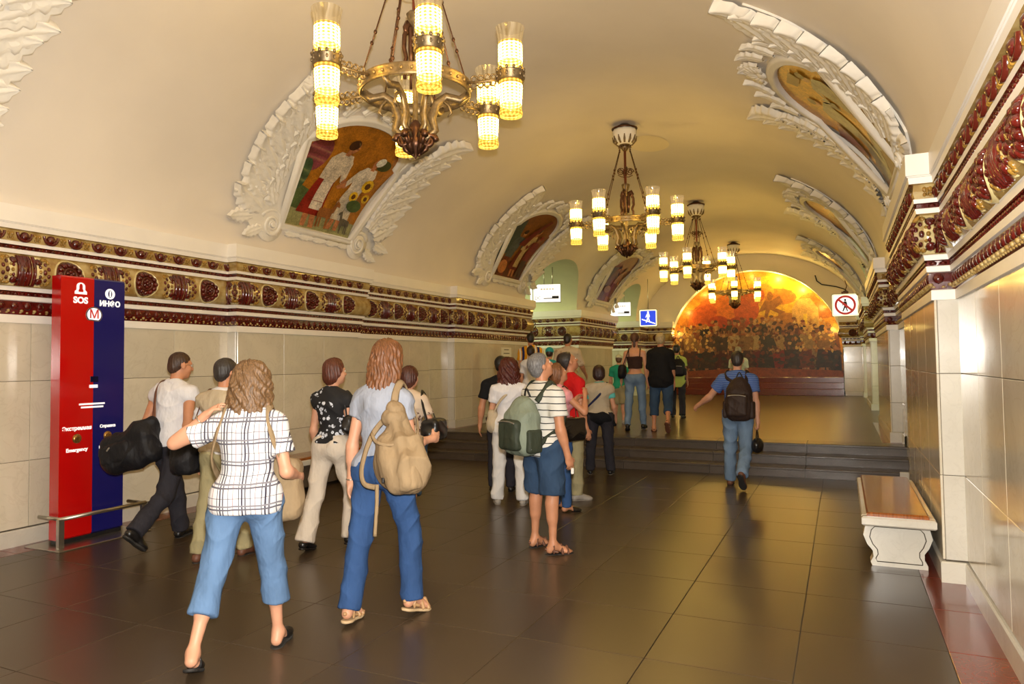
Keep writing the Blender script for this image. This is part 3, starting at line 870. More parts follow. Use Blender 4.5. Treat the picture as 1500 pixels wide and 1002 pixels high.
# faint round patch on the crown, a little paler and yellower than the vault
mb = MB(); v = [(XC, 12.3, 0)]
pts = []
for k in range(32):
    a = 2*math.pi*k/32; x = XC+0.1+0.34*math.cos(a); y = 12.35+0.5*math.sin(a)
    pts.append((x, y, vault_z(x)-0.006))
mb.add([(XC+0.1, 12.35, vault_z(XC+0.1)-0.006)]+pts, [(0, 1+k, 1+(k+1)%32) for k in range(32)], 0, True)
mb.build('ceiling_patch', mat('pale_plaster', srgb(240, 226, 196), 0.6), kind='structure')

# ------------------------------------------------------------------ the end mural: a crowd under red flags before a golden sky
YM = Y_END + 0.46
mur = empty('mural', (ax, YM, ZP), label='large arched mural of a crowd under orange flags on the end wall', cat='mural')
lay = MB(); mm_ = []
mr = random.Random(21)
HY = [0]
def inside(x, z):
    zz = z+ZP
    if zz <= az: return abs(x) <= aw
    return ((x)/aw)**2 + ((zz-az)/ab)**2 <= 1.0
def paint(pts, col, clip=True):
    m = tess(col)
    if m not in mm_: mm_.append(m)
    if clip:
        q = []
        for x, z in pts:
            if not inside(x, z):
                t = 1.0
                while t > 0.3 and not inside(x*t, 0.9+(z-0.9)*t): t -= 0.02
                x, z = x*t, 0.9+(z-0.9)*t
            q.append((x, z))
        pts = q
    HY[0] += 1
    n = len(pts)
    lay.add([(p[0], -0.0006*HY[0]*0.1, p[1]) for p in pts], [tuple(range(n))], mm_.index(m), False)
full = [(-aw, 0.62)] + [(-aw*math.cos(math.pi*k/40), az-ZP+ab*math.sin(math.pi*k/40)) for k in range(41)] + [(aw, 0.62)]
paint(full, (206,138,38), False)
paint([(-aw,.62),(aw,.62),(aw,2.2),(0,2.5),(-aw,2.2)], (120,66,28))
paint(ell(0.9,3.55,1.7,0.75), (232,172,44))
for i in range(26): paint(ell(mr.uniform(-2.6,2.6), mr.uniform(2.5,4.0), mr.uniform(.25,.6), mr.uniform(.12,.3), mr.uniform(-.6,.6)), mr.choice([(214,146,44),(196,120,36),(224,164,52),(180,104,34)]))
paint([(1.35,2.2),(2.25,2.2),(2.2,3.05),(1.95,3.4),(1.55,3.4),(1.35,3.05)], (206,158,84)); paint([(1.72,2.5),(1.84,2.5),(1.84,2.85),(1.72,2.85)], (236,190,60))
paint([(.75,2.1),(1.4,2.1),(1.35,2.9),(.9,2.95)], (176,112,44))
for q in ([(.1,2.5),(.7,2.75),(1.15,2.9),(.95,2.3)],): paint(q, (166,104,40))
paint([(.2,2.95),(.45,3.4),(.6,3.35),(.95,3.55),(1.05,3.3),(.8,3.1),(1.15,2.95),(.95,2.88),(.62,3.05),(.5,2.75),(.42,2.78),(.46,3.05)], (150,92,36))
paint(ell(.62,3.55,.10,.16), (150,92,36))
for q, c in (([(-2.35,2.4),(-2.2,3.1),(-1.6,3.55),(-1.0,3.3),(-1.2,2.6),(-1.8,2.7)], (206,104,34)), (ell(-.8,3.2,.55,.5), (214,112,36)), (ell(-.2,3.1,.45,.55), (190,78,28)),
             (ell(-1.7,2.95,.5,.35,.5), (196,86,30)), (ell(.1,3.6,.35,.3), (200,92,32)), (ell(-1.2,2.6,.4,.3), (176,66,26)), (ell(-.5,2.55,.4,.28), (168,60,26))): paint(q, c)
CR = [(176,132,78),(132,44,22),(84,52,30),(196,156,98),(60,46,32),(106,62,34),(150,78,36),(72,62,42),(60,66,48)]
for row in range(5):
    zb = 2.42 - row*0.26
    nn_ = 19 - row
    for i in range(nn_):
        x = -2.8 + 5.6*(i+mr.uniform(.1,.9))/nn_
        zz = zb + mr.uniform(-.14,.12) - 0.10*abs(x)**1.2*(row < 2)
        c = mr.choice(CR)
        z0 = max(.66, zz-1.1)
        paint([(x-.20,z0),(x+.20,z0),(x+.17,zz-.05),(x+.10,zz+.16),(x-.10,zz+.16),(x-.17,zz-.05)], tuple(int(k*(.95-.08*row)) for k in c))
        if mr.random() < .5: paint([(x-.16,zz-.5),(x-.05,zz-.5),(x+.14,zz+.02),(x+.10,zz+.12)], mr.choice(CR))
        paint(ell(x+mr.uniform(-.02,.02), zz+.26, .075,.10,0,10), mr.choice([(150,96,54),(170,112,66),(132,80,46)]))
        paint(ell(x-.015, zz+.335, .075,.05,0,8), mr.choice([(84,52,30),(110,68,36),(150,116,66),(120,50,28)]))
for x, c1, c2 in ((.05,(190,158,104),(112,30,18)),(-.65,(196,164,112),(96,32,20)),(.85,(186,146,90),(150,40,22)),(1.75,(176,138,84),(130,60,32)),(-1.6,(104,74,44),(70,46,30)),(1.32,(84,68,42),(66,42,28)),(-2.25,(160,114,62),(96,50,28)),(2.35,(150,106,58),(66,44,28)),(-1.1,(80,58,38),(88,36,22)),(.45,(70,58,40),(54,40,28)),(-.2,(150,110,64),(80,40,24))):
    for pts, col in woman(x, .74, 1.78, c1, c2, None, 0, (54,34,22), mr.choice([-1,1])): paint(pts, tuple(int(k*.85) for k in col))
for i in range(420):
    x = mr.uniform(-2.85,2.85); z = mr.uniform(.75,2.75-.05*abs(x)); dk = z < 1.5
    q = [(x+mr.uniform(.02,.09)*math.cos(a_)*(1.6 if dk else 1), z+mr.uniform(.02,.10)*math.sin(a_)) for a_ in (.3,1.4,2.3,3.5,4.4,5.5)]
    paint(q, mr.choice([(60,40,26),(78,50,28),(52,46,34),(98,46,24)] if dk else ([(196,150,82),(176,120,56),(206,166,96),(150,96,44)] if abs(x) > 1.4 else [(150,104,58),(120,74,40),(186,140,84),(96,60,34)])))
paint([(-aw,.62),(aw,.62),(aw,.84),(0,.98),(-aw,.82)], (132,62,24))
lay.build('painting', mm_, mur)
mb = MB(); mb.box((-aw+0.04, 0.004, 0), (aw-0.02, 0.08, 4.5)); mb.build('backing', MT['plaster'], mur)
# red marble steps at the mural's foot
for k, (y0, z0, z1) in enumerate([(26.72,ZP,ZP+.22),(27.0,ZP+.22,ZP+.43),(27.2,ZP+.43,ZP+.62)]):
    mb = MB(); mb.cbox((ax-aw+0.03-(0 if k else 0), y0, z0), (ax+aw+0.0, YM-0.1, z1), 0.008); mb.build('trim_%d' % (3+k), MT['red_marble'], kind='structure')
# lamps hidden behind the arch that wash the mural
for k in range(9):
    an = math.pi*(0.08+0.84*k/8)
    p = Vector((ax-(aw-.16)*math.cos(an), Y_END+0.12, az+(ab-.16)*math.sin(an)))
    light('mural_lamp', 'POINT', p, 15 if k in (5,6) else 4.5, (1.0, 0.70, 0.18), 0.06)
# ------------------------------------------------------------------ chandeliers
def glass(name, hot, edge, s_hot, s_edge, trans, scale, fluted=False):
    m, nt, b = newmat(name); N = nt.nodes.new; L = nt.links.new
    nt.nodes.remove(b); out = nt.nodes['Material Output']
    tc = N('ShaderNodeTexCoord'); sx = N('ShaderNodeSeparateXYZ'); L(tc.outputs['Object'], sx.inputs[0])
    an = N('ShaderNodeMath'); an.operation = 'ARCTAN2'; L(sx.outputs[1], an.inputs[0]); L(sx.outputs[0], an.inputs[1])
    def wave(fa, fz):
        a = N('ShaderNodeMath'); a.operation = 'MULTIPLY'; a.inputs[1].default_value = fa; L(an.outputs[0], a.inputs[0])
        c = N('ShaderNodeMath'); c.operation = 'MULTIPLY_ADD'; c.inputs[1].default_value = fz; L(sx.outputs[2], c.inputs[0]); L(a.outputs[0], c.inputs[2])
        d = N('ShaderNodeMath'); d.operation = 'SINE'; L(c.outputs[0], d.inputs[0]); return d
    w1, w2 = wave(8, 0 if fluted else 130), wave(8, 0 if fluted else -130)
    mu = N('ShaderNodeMath'); mu.operation = 'MULTIPLY'; L(w1.outputs[0], mu.inputs[0]); L(w2.outputs[0], mu.inputs[1])
    mr_ = N('ShaderNodeMapRange'); mr_.inputs[1].default_value = -0.35; mr_.inputs[2].default_value = 0.9; L(mu.outputs[0], mr_.inputs[0])
    e1 = N('ShaderNodeEmission'); e1.inputs[0].default_value = (*edge, 1); e1.inputs[1].default_value = s_edge
    e2 = N('ShaderNodeEmission'); e2.inputs[0].default_value = (*hot, 1); e2.inputs[1].default_value = s_hot
    mx = N('ShaderNodeMixShader'); L(mr_.outputs[0], mx.inputs[0]); L(e1.outputs[0], mx.inputs[1]); L(e2.outputs[0], mx.inputs[2])
    t = N('ShaderNodeBsdfTransparent'); t.inputs[0].default_value = (1, 0.93, 0.78, 1)
    g = N('ShaderNodeBsdfGlossy'); g.inputs['Roughness'].default_value = 0.1; g.inputs[0].default_value = (1, 0.9, 0.7, 1)
    m2 = N('ShaderNodeMixShader'); m2.inputs[0].default_value = 0.25; L(t.outputs[0], m2.inputs[1]); L(g.outputs[0], m2.inputs[2])
    m3 = N('ShaderNodeMixShader'); m3.inputs[0].default_value = trans; L(mx.outputs[0], m3.inputs[1]); L(m2.outputs[0], m3.inputs[2])
    L(m3.outputs[0], out.inputs[0])
    return m
LAMP = 1.0
G_HOT = glass('lit_cut_glass', (1.0, 0.64, 0.135), (1.0, 0.50, 0.04), 28.0*LAMP, 1.3*LAMP, 0.10, 1)
G_MID = glass('glowing_cut_glass', (1.0, 0.62, 0.10), (1.0, 0.46, 0.03), 1.3*LAMP, 0.40*LAMP, 0.25, 1)
G_RIM = glass('clear_fluted_glass', (1.0, 0.70, 0.34), (1.0, 0.6, 0.22), 0.42*LAMP, 0.2*LAMP, 0.62, 1, True)
G_BULB = mat('bulb', (1, 0.9, 0.7), 0.4, emit=((1.0, 0.82, 0.5), 22.0*LAMP))

def glass_part(prof, zones):
    mb = MB()
    n = 20
    for (a, b, mi) in zones:
        mb.lathe(prof[a:b+1], n, mi=mi)
    return mb
def scroll_pts(r0, turns, flip=1, n=22, k=0.16, c=(0,0)):
    out = []
    for i in range(n):
        a = turns*2*math.pi*i/(n-1); r = r0*math.exp(-k*a)
        out.append((c[0]+r*math.cos(a), c[1]+flip*r*math.sin(a)))
    return out

def chandelier_meshes():
    D = {}
    mb = MB(); mb.lathe([(0.0,0.0),(0.10,0.0),(0.15,0.04),(0.18,0.11),(0.19,0.20),(0.185,0.24),(0.05,0.25)], 24, c=(0,0,1.82), wob=(0.03,12)); D['canopy'] = (mb.mesh('canopy', MT['plaster_white']))
    mb = MB()
    for i in range(12):
        a = 2*math.pi*i/12
        mb.tube([(0.13*math.cos(a),0.13*math.sin(a),1.83),(0.172*math.cos(a),0.172*math.sin(a),1.88),(0.19*math.cos(a),0.19*math.sin(a),1.95)],[0.016,0.02,0.008],5)
    mb.lathe([(0.03,1.72),(0.06,1.76),(0.05,1.80),(0.10,1.83)],14)
    mb.lathe([(0.20,2.06),(0.21,2.08),(0.12,2.12),(0.06,2.16)],16,mi=1)
    D['canopy_fitting'] = mb.mesh('canopy_fitting', [MT['bronze'], MT['dark_bronze']])
    mb = MB(); mb.lathe([(0.020,1.16),(0.020,1.74),(0.03,1.75)],10); mb.lathe([(0.022,1.40),(0.03,1.41),(0.022,1.42)],10)
    D['stem'] = mb.mesh('stem', mat('red_bronze', srgb(120,58,38), 0.4, metal=0.5))
    mb = MB()
    for i in range(2):
        s_ = 1 if i else -1
        c = (s_*0.075, 1.38)
        pts = scroll_pts(0.07, 1.6, 1, 24, 0.10, c)
        mb.tube([(x,0,z) for x, z in pts], 0.007, 5)
        pts = scroll_pts(0.045, 1.2, -1, 16, 0.12, (s_*0.085,1.40)); mb.tube([(x,0,z) for x, z in pts], 0.006, 5)
        mb.tube([(s_*0.02,0,1.30),(s_*0.06,0,1.30),(s_*0.12,0,1.33)], 0.006, 5)
    D['stem_scroll'] = mb.mesh('stem_scroll', MT['dark_bronze'])
    mb = MB(); mb.lathe([(0.018,0.98),(0.035,1.0),(0.03,1.05),(0.052,1.12),(0.066,1.17),(0.06,1.18),(0.02,1.17)],14,wob=(0.06,7)); mb.lathe([(0.022,0.10),(0.03,0.2),(0.022,0.3),(0.022,0.98)],8)
    D['vase'] = mb.mesh('vase', MT['bronze'])
    # s-shaped brackets round the stem
    mb = MB()
    pts = [(0.03,0,0.72),(0.045,0,0.85),(0.04,0,0.97),(0.055,0,1.04),(0.085,0,1.06),(0.105,0,1.02),(0.095,0,0.98),(0.08,0,0.985)]
    mb.tube(pts,[.016,.018,.020,.022,.022,.020,.017,.012],6,flat=1.5)
    pts = [(0.085,0,1.03),(0.12,0,0.95),(0.125,0,0.85),(0.10,0,0.78),(0.115,0,0.74),(0.12,0,0.60)]
    mb.tube(pts,[.014,.015,.015,.014,.013,.012],6,flat=1.4)
    D['bracket'] = mb.mesh('bracket', MT['dark_bronze'])
    # ring band
    mb = MB()
    n = 48; prof = [(0.44,0.50),(0.452,0.51),(0.448,0.53),(0.448,0.57),(0.452,0.59),(0.44,0.60),(0.425,0.595),(0.425,0.505),(0.44,0.50)]
    mb.lathe(prof, n)
    for i in range(36):
        a = 2*math.pi*i/36; mb.ball((0.452*math.cos(a),0.452*math.sin(a),0.55),(0.012,0.012,0.014),5,4,1)
    D['ring'] = mb.mesh('ring', [MT['bronze'], mat('gilt', srgb(160,134,92), 0.4, metal=0.8)])
    # lower stay: from ring in to the finial
    mb = MB()
    mb.tube([(0.43,0,0.52),(0.36,0,0.47),(0.25,0,0.50),(0.17,0,0.44),(0.13,0,0.32),(0.16,0,0.22),(0.10,0,0.17),(0.05,0,0.14)],[.018,.022,.020,.024,.026,.022,.024,.018],6,flat=1.6)
    mb.tube([(0.20,0,0.48),(0.27,0,0.42),(0.29,0,0.36),(0.26,0,0.33)],[.012,.014,.012,.006],5)
    D['stay'] = mb.mesh('stay', MT['bronze'])
    mb = MB(); pts = scroll_pts(0.062, 1.5, 1, 20, 0.12, (0.105,0.13)); mb.tube([(x,0,z) for x, z in pts],[0.024*math.exp(-.05*i)+.006 for i in range(20)],6)
    mb.tube([(0.04,0,0.02),(0.08,0,0.06),(0.12,0,0.16),(0.07,0,0.2)],[.010,.024,.022,.016],5)
    D['finial_scroll'] = mb.mesh('finial_scroll', MT['dark_bronze'])
    mb = MB(); mb.lathe([(0.0,-0.02),(0.012,0.0),(0.02,0.03),(0.06,0.07),(0.078,0.12),(0.05,0.17),(0.065,0.22),(0.04,0.27),(0.02,0.30)],12,wob=(0.08,6)); D['finial'] = mb.mesh('finial', MT['dark_bronze'])
    # suspension rod with beads
    mb = MB(); A, B = Vector((0.085,0,1.76)), Vector((0.435,0,0.60))
    mb.tube([A,B],0.006,5)
    for t in (0.03,0.32,0.40,0.66,0.74,0.97): mb.ball(A.lerp(B,t),(0.015,0.015,0.02),6,4)
    mb.lathe([(0.028,-0.006),(0.034,0),(0.028,0.006),(0.022,0),(0.028,-0.006)],10,c=(0.085,0,1.79))
    D['suspension_rod'] = mb.mesh('suspension_rod', MT['dark_bronze'])
    # arm: pierced scrollwork between ring and lamp
    mb = MB(); mb.tube([(0.44,0,0.55),(0.56,0,0.545),(0.70,0,0.55)],[.014,.011,.014],6)
    for x, z, r in ((.50,.575,.024),(.50,.525,.024),(.555,.58,.02),(.555,.52,.02),(.61,.58,.022),(.61,.52,.022),(.66,.575,.02),(.66,.525,.02)):
        pts = [(x+r*math.cos(2*math.pi*i/10),0,z+r*math.sin(2*math.pi*i/10)) for i in range(11)]
        mb.tube(pts,0.008,5)
    D['arm'] = mb.mesh('arm', MT['bronze'])
    # lamp, local origin on its own axis at collar height
    mb = MB(); n = 24
    mb.lathe([(0.098,-0.04),(0.106,-0.035),(0.106,0.03),(0.11,0.036),(0.10,0.04),(0.095,-0.04)],n)
    for i in range(12):
        a = 2*math.pi*i/12
        mb.ball((0.106*math.cos(a),0.106*math.sin(a),0.045),(0.014,0.014,0.018),5,4)
        mb.ball((0.108*math.cos(a),0.108*math.sin(a),0.0),(0.01,0.01,0.018),5,4)
    D['collar'] = mb.mesh('collar', MT['bronze'])
    up_ = [(0.088,0.035),(0.095,0.06),(0.095,0.11),(0.094,0.16),(0.094,0.21),(0.093,0.25),(0.093,0.265),(0.097,0.31),(0.106,0.36),(0.114,0.385)]
    mb = glass_part(up_, [(0,2,1),(2,5,0),(5,6,1),(6,9,2)]); D['upper_glass'] = mb.mesh('upper_glass', [G_HOT, G_MID, G_RIM])
    lo = [(0.088,-0.035),(0.092,-0.07),(0.09,-0.12),(0.087,-0.17),(0.085,-0.22),(0.084,-0.25),(0.092,-0.28),(0.088,-0.31),(0.06,-0.315)]
    mb = glass_part(lo, [(0,1,1),(1,4,0),(4,8,1)]); D['lower_glass'] = mb.mesh('lower_glass', [G_HOT, G_MID])
    mb = MB(); mb.ball((0,0,0.13),(0.03,0.03,0.05),8,6); D['bulb'] = mb.mesh('bulb', G_BULB)
    return D
CH = chandelier_meshes()
def chandelier(y, rot, label):
    zc = float(vault_z(XC))
    root = empty('chandelier', (XC, y, zc-2.16), math.radians(rot), label=label, cat='chandelier', group='bronze chandeliers along the vault')
    for k in ('canopy','canopy_fitting','stem','vase','ring','finial'): obj(k, CH[k], root)
    for i in range(6):
        R_ = Matrix.Rotation(math.radians(60*i), 4, 'Z')
        obj('suspension_rod', CH['suspension_rod'], root, R_ @ Matrix.Rotation(math.radians(30), 4, 'Z'))
        obj('arm', CH['arm'], root, R_)
        lamp = obj('lamp', CH['collar'], root, R_ @ Matrix.Translation((0.80, 0, 0.555)))
        obj('upper_glass', CH['upper_glass'], lamp); obj('lower_glass', CH['lower_glass'], lamp)
    for i in range(6):
        R_ = Matrix.Rotation(math.radians(60*i+20), 4, 'Z')
        obj('stay', CH['stay'], root, R_); obj('finial_scroll', CH['finial_scroll'], root, R_)
        if i < 3: obj('bracket', CH['bracket'], root, Matrix.Rotation(math.radians(120*i+10), 4, 'Z'))
    for i in range(2): obj('stem_scroll', CH['stem_scroll'], root, Matrix.Rotation(math.radians(90*i+15), 4, 'Z'))
    return root
chandelier(4.87, 9, 'nearest and largest bronze chandelier with lit glass cylinders, cropped at the top')
chandelier(11.15, 15, 'second bronze chandelier from the front, hanging before the oval ceiling patch')
chandelier(17.4, 24, 'third bronze chandelier from the front, left of the mural')
chandelier(24.0, 37, 'farthest and smallest bronze chandelier, hanging before the mural')
chandelier(-1.4, 12, 'bronze chandelier of the same row hanging behind the viewer')
# ------------------------------------------------------------------ help column: red and blue, with a bell, an i, the round M sign and two call buttons
PAINT_R = mat('red_enamel', srgb(186, 12, 10), 0.16, coat=0.5)
PAINT_B = mat('navy_enamel', srgb(24, 24, 98), 0.16, coat=0.5)
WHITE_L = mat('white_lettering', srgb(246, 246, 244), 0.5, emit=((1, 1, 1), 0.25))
DARKBL = mat('dark_screen', srgb(16, 18, 48), 0.1)
REDL = mat('red_lettering', srgb(200, 20, 20), 0.4)
BRASS = mat('brass_button', srgb(150, 112, 58), 0.3, metal=0.8, var=0.3, scale=60)
def text(body, size, parent, m, loc, name, ext=0.002, rot=(math.pi/2, 0, math.pi/2), align='CENTER', bold=0.0, sx=1.0):
    c = bpy.data.curves.new(name, 'FONT'); c.body = body; c.size = size; c.align_x = align; c.align_y = 'CENTER'; c.extrude = ext; c.offset = bold
    c.materials.append(m)
    tmp = bpy.data.objects.new(name, c); COL.objects.link(tmp); bpy.context.view_layer.update()
    me = bpy.data.meshes.new_from_object(tmp.evaluated_get(bpy.context.evaluated_depsgraph_get())); me.name = name
    bpy.data.objects.remove(tmp); bpy.data.curves.remove(c)
    o = bpy.data.objects.new(name, me); COL.objects.link(o); o.parent = parent; o.location = loc; o.rotation_euler = rot; o.scale = (sx, 1, 1)
    return o
# local frame: origin on the floor at the column's middle; +X out of the wall, +Y along the hall
tw = empty('help_column', (-6.56, 4.55, 0), label='tall red and blue help column with call buttons beside the left wall', cat='help point')
yh = 0.325
mb = MB(); mb.cbox((-0.20,-yh-0.14,0.0),(0.30,yh+0.14,0.012),0.003); mb.build('base_plate', MT['steel'], tw)
mb = MB(); mb.prism([(-0.07,0.05),(0.045,0.05),(0.06,0.065),(0.06,2.475),(0.045,2.49),(-0.07,2.49)], -yh, 0.0); mb.build('red_half', PAINT_R, tw)
mb = MB(); mb.prism([(-0.07,0.05),(0.045,0.05),(0.06,0.065),(0.06,2.475),(0.045,2.49),(-0.07,2.49)], 0.001, yh); mb.build('blue_half', PAINT_B, tw)
mb = MB(); mb.box((-0.06,-yh+0.01,0.012),(0.05,yh-0.01,0.05)); mb.build('plinth', MT['black'], tw)
mb = MB(); z = 0.27
mb.tube([(0.19,-yh-0.06,z),(0.19,yh+0.16,z)],0.018,8); mb.tube([(-0.12,-yh-0.06,z),(0.20,-yh-0.06,z)],0.016,8); mb.tube([(-0.05,yh+0.14,z),(0.19,yh+0.14,z)],0.016,8)
mb.box((0.165,-yh-0.085,0.012),(0.205,-yh-0.035,z)); mb.box((0.17,yh+0.11,0.012),(0.20,yh+0.15,z))
mb.build('kick_rail', MT['steel'], tw)
X = 0.0615
def flat(name, m, pts, x=X, t=0.002, parent=tw):
    mb = MB(); n = len(pts)
    mb.add([(x,p[0],p[1]) for p in pts]+[(x+t,p[0],p[1]) for p in pts], [tuple(range(n))[::-1], tuple(range(n,2*n))]+[(i,(i+1)%n,n+(i+1)%n,n+i) for i in range(n)])
    return mb.build(name, m, parent)
# bell
yb, zb = -0.135, 2.37
bell = [(-0.06,-0.045),(0.06,-0.045),(0.06,-0.02),(0.042,-0.005),(0.042,0.03)] + [(0.042*math.cos(math.radians(a)),0.03+0.035*math.sin(math.radians(a))) for a in range(0,181,20)] + [(-0.042,-0.005),(-0.06,-0.02)]
b = flat('bell_sign', WHITE_L, [(yb+p[0],zb+p[1]) for p in bell]); flat('bell_hollow', PAINT_R, [(yb+p[0]*0.4,zb+0.008+p[1]*0.72) for p in bell], X+0.0025, 0.001)
text('SOS', 0.082, tw, WHITE_L, (X,yb,zb-0.105), 'help_lettering', bold=0.003)
# information sign
yi, zi = 0.165, 2.35
ci = [(yi+0.052*math.cos(2*math.pi*k/24), zi+0.052*math.sin(2*math.pi*k/24)) for k in range(24)]
flat('info_disc', WHITE_L, ci); flat('info_disc_centre', PAINT_B, [(yi+(p[0]-yi)*.42, zi+(p[1]-zi)*.7) for p in ci], X+0.0025, 0.001)
flat('info_stroke', WHITE_L, [(yi-.008,zi-.03),(yi+.008,zi-.03),(yi+.008,zi+.03),(yi-.008,zi+.03)], X+0.004, 0.001)
text('ИНФО', 0.072, tw, WHITE_L, (X,yi,zi-0.10), 'info_lettering', bold=0.003)
# M badge astride the seam
yc_, zc_ = -0.0, 2.14
arc = [(yc_+0.085*math.cos(math.radians(a)), zc_-0.005+0.078*math.sin(math.radians(a))) for a in range(-52,233,12)]
sh = lambda k: [(yc_+(p[0]-yc_)*k, zc_+(p[1]-zc_)*k) for p in arc]
flat('metro_badge', MT['steel'], sh(1.0)); flat('metro_badge_edge', PAINT_B, sh(0.92), X+0.0024, 0.001); flat('metro_badge_face', WHITE_L, sh(0.84), X+0.0036, 0.001)
text('М', 0.118, tw, REDL, (X+0.006,yc_,zc_-0.002), 'badge_letter', ext=0.001, bold=0.001)
flat('camera_window', DARKBL, [(-0.03,1.49),(0.05,1.49),(0.05,1.545),(-0.03,1.545)])
flat('window_caption', WHITE_L, [(-0.04,1.435),(0.045,1.435),(0.045,1.465),(-0.04,1.465)])
for z_, a, b_ in ((1.275,-0.14,0.12),(1.245,-0.12,0.105)): flat('instruction_line', WHITE_L, [(a,z_),(b_,z_),(b_,z_+0.016),(a,z_+0.016)])
for yy, t1, t2, s1 in ((-0.155,'Экстренная','Emergency',0.05),(0.155,'Справка','Information',0.04)):
    text(t1, s1, tw, WHITE_L, (X,yy,1.06), 'button_caption', bold=0.0012); text(t2, s1*0.95, tw, WHITE_L, (X,yy,0.86), 'button_caption', bold=0.0012)
    mb = MB(); mb.lathe([(0.0,0.016),(0.028,0.016),(0.038,0.010),(0.045,0.0)],18)
    for k in range(6): mb.ball((0.022*math.cos(k*1.047),0.022*math.sin(k*1.047),0.016),0.005,5,4)
    mb.move(lambda x,y,z,yy=yy: (X+z, yy+x, 0.965+y)); mb.build('call_button', BRASS, tw)

# ------------------------------------------------------------------ benches
WOOD = mat('varnished_bench_wood', srgb(158, 90, 32), 0.2, col2=srgb(122, 64, 18), scale=6, coat=0.35, stretch=(14, 1, 1), bump=0.1, bscale=12)
def bench(loc, length, flip, label):
    """local: +X away from the wall (towards the hall), Y along; origin at near end"""
    r = empty('bench', loc, 0, label=label, cat='bench', group='marble benches along the walls')
    if flip: r.rotation_euler = (0, 0, math.pi); 
    W_ = 0.50
    prof = [(0,0),(0.36,0),(0.37,0.025),(0.35,0.06),(0.355,0.10),(0.39,0.14),(0.415,0.20),(0.40,0.26),(0.37,0.29),(0.01,0.29),(-0.02,0.26),(-0.035,0.20),(-0.01,0.14),(0.02,0.10),(0.02,0.06),(0.0,0.025)]
    for y0 in (0.20, length-0.20) if flip == False else (0.06, length-0.34):
        mb = MB(); mb.prism([((p[0]+0.035)*1.06+0.012,p[1]*1.17) for p in prof], y0, y0+0.14); e = mb.build('end_support', MT['marble_white'], r)
        mb = MB(); pr = [(0.25+(p[0]-0.19)*0.86, 0.035+p[1]*0.93) for p in prof]
        yl = y0+0.141 if flip else y0-0.001; line = [(p[0], yl, p[1]) for p in pr]; mb.tube(line+[line[0]], 0.0035, 4); mb.build('incised_line', MT['grout'], e)
    mb = MB(); mb.box((0.12,0.36,0.05),(0.40,length-0.36,0.335)); mb.build('base_block', MT['granite_step'], r)
    # marble seat frame in blocks round a wooden inset
    z0, z1 = 0.345, 0.415
    for k, (a, b) in enumerate([((0,0,z0),(0.08,0.08,z1)),((0.082,0,z0),(0.418,0.08,z1)),((0.42,0,z0),(W_,0.08,z1)),((0,length-0.08,z0),(W_,length,z1)),((0,0.082,z0),(0.06,length-0.082,z1)),((W_-0.05,0.082,z0),(W_,length-0.082,z1))]):
        mb = MB(); mb.cbox(a, b, 0.012 if k < 4 else 0.008); mb.build('seat_edge', MT['marble_white'], r)
    mb = MB(); mb.cbox((0.045,0.03,z1-0.02),(W_-0.035,length-0.03,z1+0.03),0.012); mb.build('seat_board', WOOD, r)
    return r
bench((0.605, 8.25, 0), 2.05, True, 'marble bench with shiny brown wooden seat against the right wall')
bench((XC-UB+0.04, 6.85, 0), 2.0, False, 'marble bench with wooden seat along the left wall, behind the walking people')

# ------------------------------------------------------------------ signs
def litmat(nm, c, s): return mat(nm, c, 0.3, emit=(c, s))
LIT_W = litmat('lit_white_panel', (1.0, 0.98, 0.92), 0.55)
LIT_Y = litmat('lit_cream_rim', (1.0, 0.93, 0.62), 0.45)
LIT_B = litmat('lit_blue_panel', srgb(36, 62, 190), 0.7)
INK = mat('black_ink', srgb(24, 24, 24), 0.5)
RED_I = litmat('red_ring', srgb(205, 30, 24), 0.15)
FRAME_G = mat('sign_housing', srgb(150, 150, 120), 0.4)
def rrect(w_, h, r, n=5):
    o = []
    for cx, cz, a0 in ((w_/2-r,h/2-r,0),(-w_/2+r,h/2-r,90),(-w_/2+r,-h/2+r,180),(w_/2-r,-h/2+r,270)):
        for k in range(n+1):
            a = math.radians(a0+90*k/n); o.append((cx+r*math.cos(a), cz+r*math.sin(a)))
    return o
def panel(name, pts, y, t, m, parent, fn=None):
    mb = MB(); mb.prism(pts, y-t, y); return mb.build(name, m, parent)
def sign(name, loc, rz, w_, h, label, face, rim, cat='sign'):
    """faces local -Y; origin at the middle"""
    r = empty(name, loc, rz, label=label, cat=cat)
    panel('housing', rrect(w_+0.03, h+0.03, 0.05), 0.06, 0.10, FRAME_G, r)
    panel('rim', rrect(w_, h, 0.045), -0.04, 0.008, rim, r)
    panel('face', rrect(w_*0.86, h*0.86, 0.03), -0.048, 0.004, face, r)
    return r
walker = [ell(0.0,0.125,0.026,0.03), [(-.03,.09),(.03,.09),(.05,.0),(.03,-.01),(.025,.03),(.03,-.06),(.06,-.15),(.035,-.16),(.0,-.06),(-.045,-.16),(-.07,-.15),(-.03,-.04),(-.03,.03),(-.06,-.02),(-.075,-.01)]]
def zoomp(pts, k, dx=0, dz=0): return [(p[0]*k+dx, p[1]*k+dz) for p in pts]
Y_S = 24.6
r = sign('no_entry_sign', (0.15, Y_S, 3.31), 0.0, 0.74, 0.68, 'white square sign with red ring and struck-out walking figure, beside the right wall', LIT_W, LIT_Y)
mb = MB(); v = []; f = []
for k in range(36):
    a = 2*math.pi*k/36
    for rr in (0.235, 0.30): v.append((rr*math.cos(a), -0.054, rr*math.sin(a)))
f = [(2*k, 2*k+1, (2*k+3)%72, (2*k+2)%72) for k in range(36)]
mb.add(v, f); mb.build('red_ring', RED_I, r)
for k, w0 in enumerate(walker): panel('walking_figure', zoomp(w0, 1.25), -0.0535-0.0004*k, 0.001, INK, r)
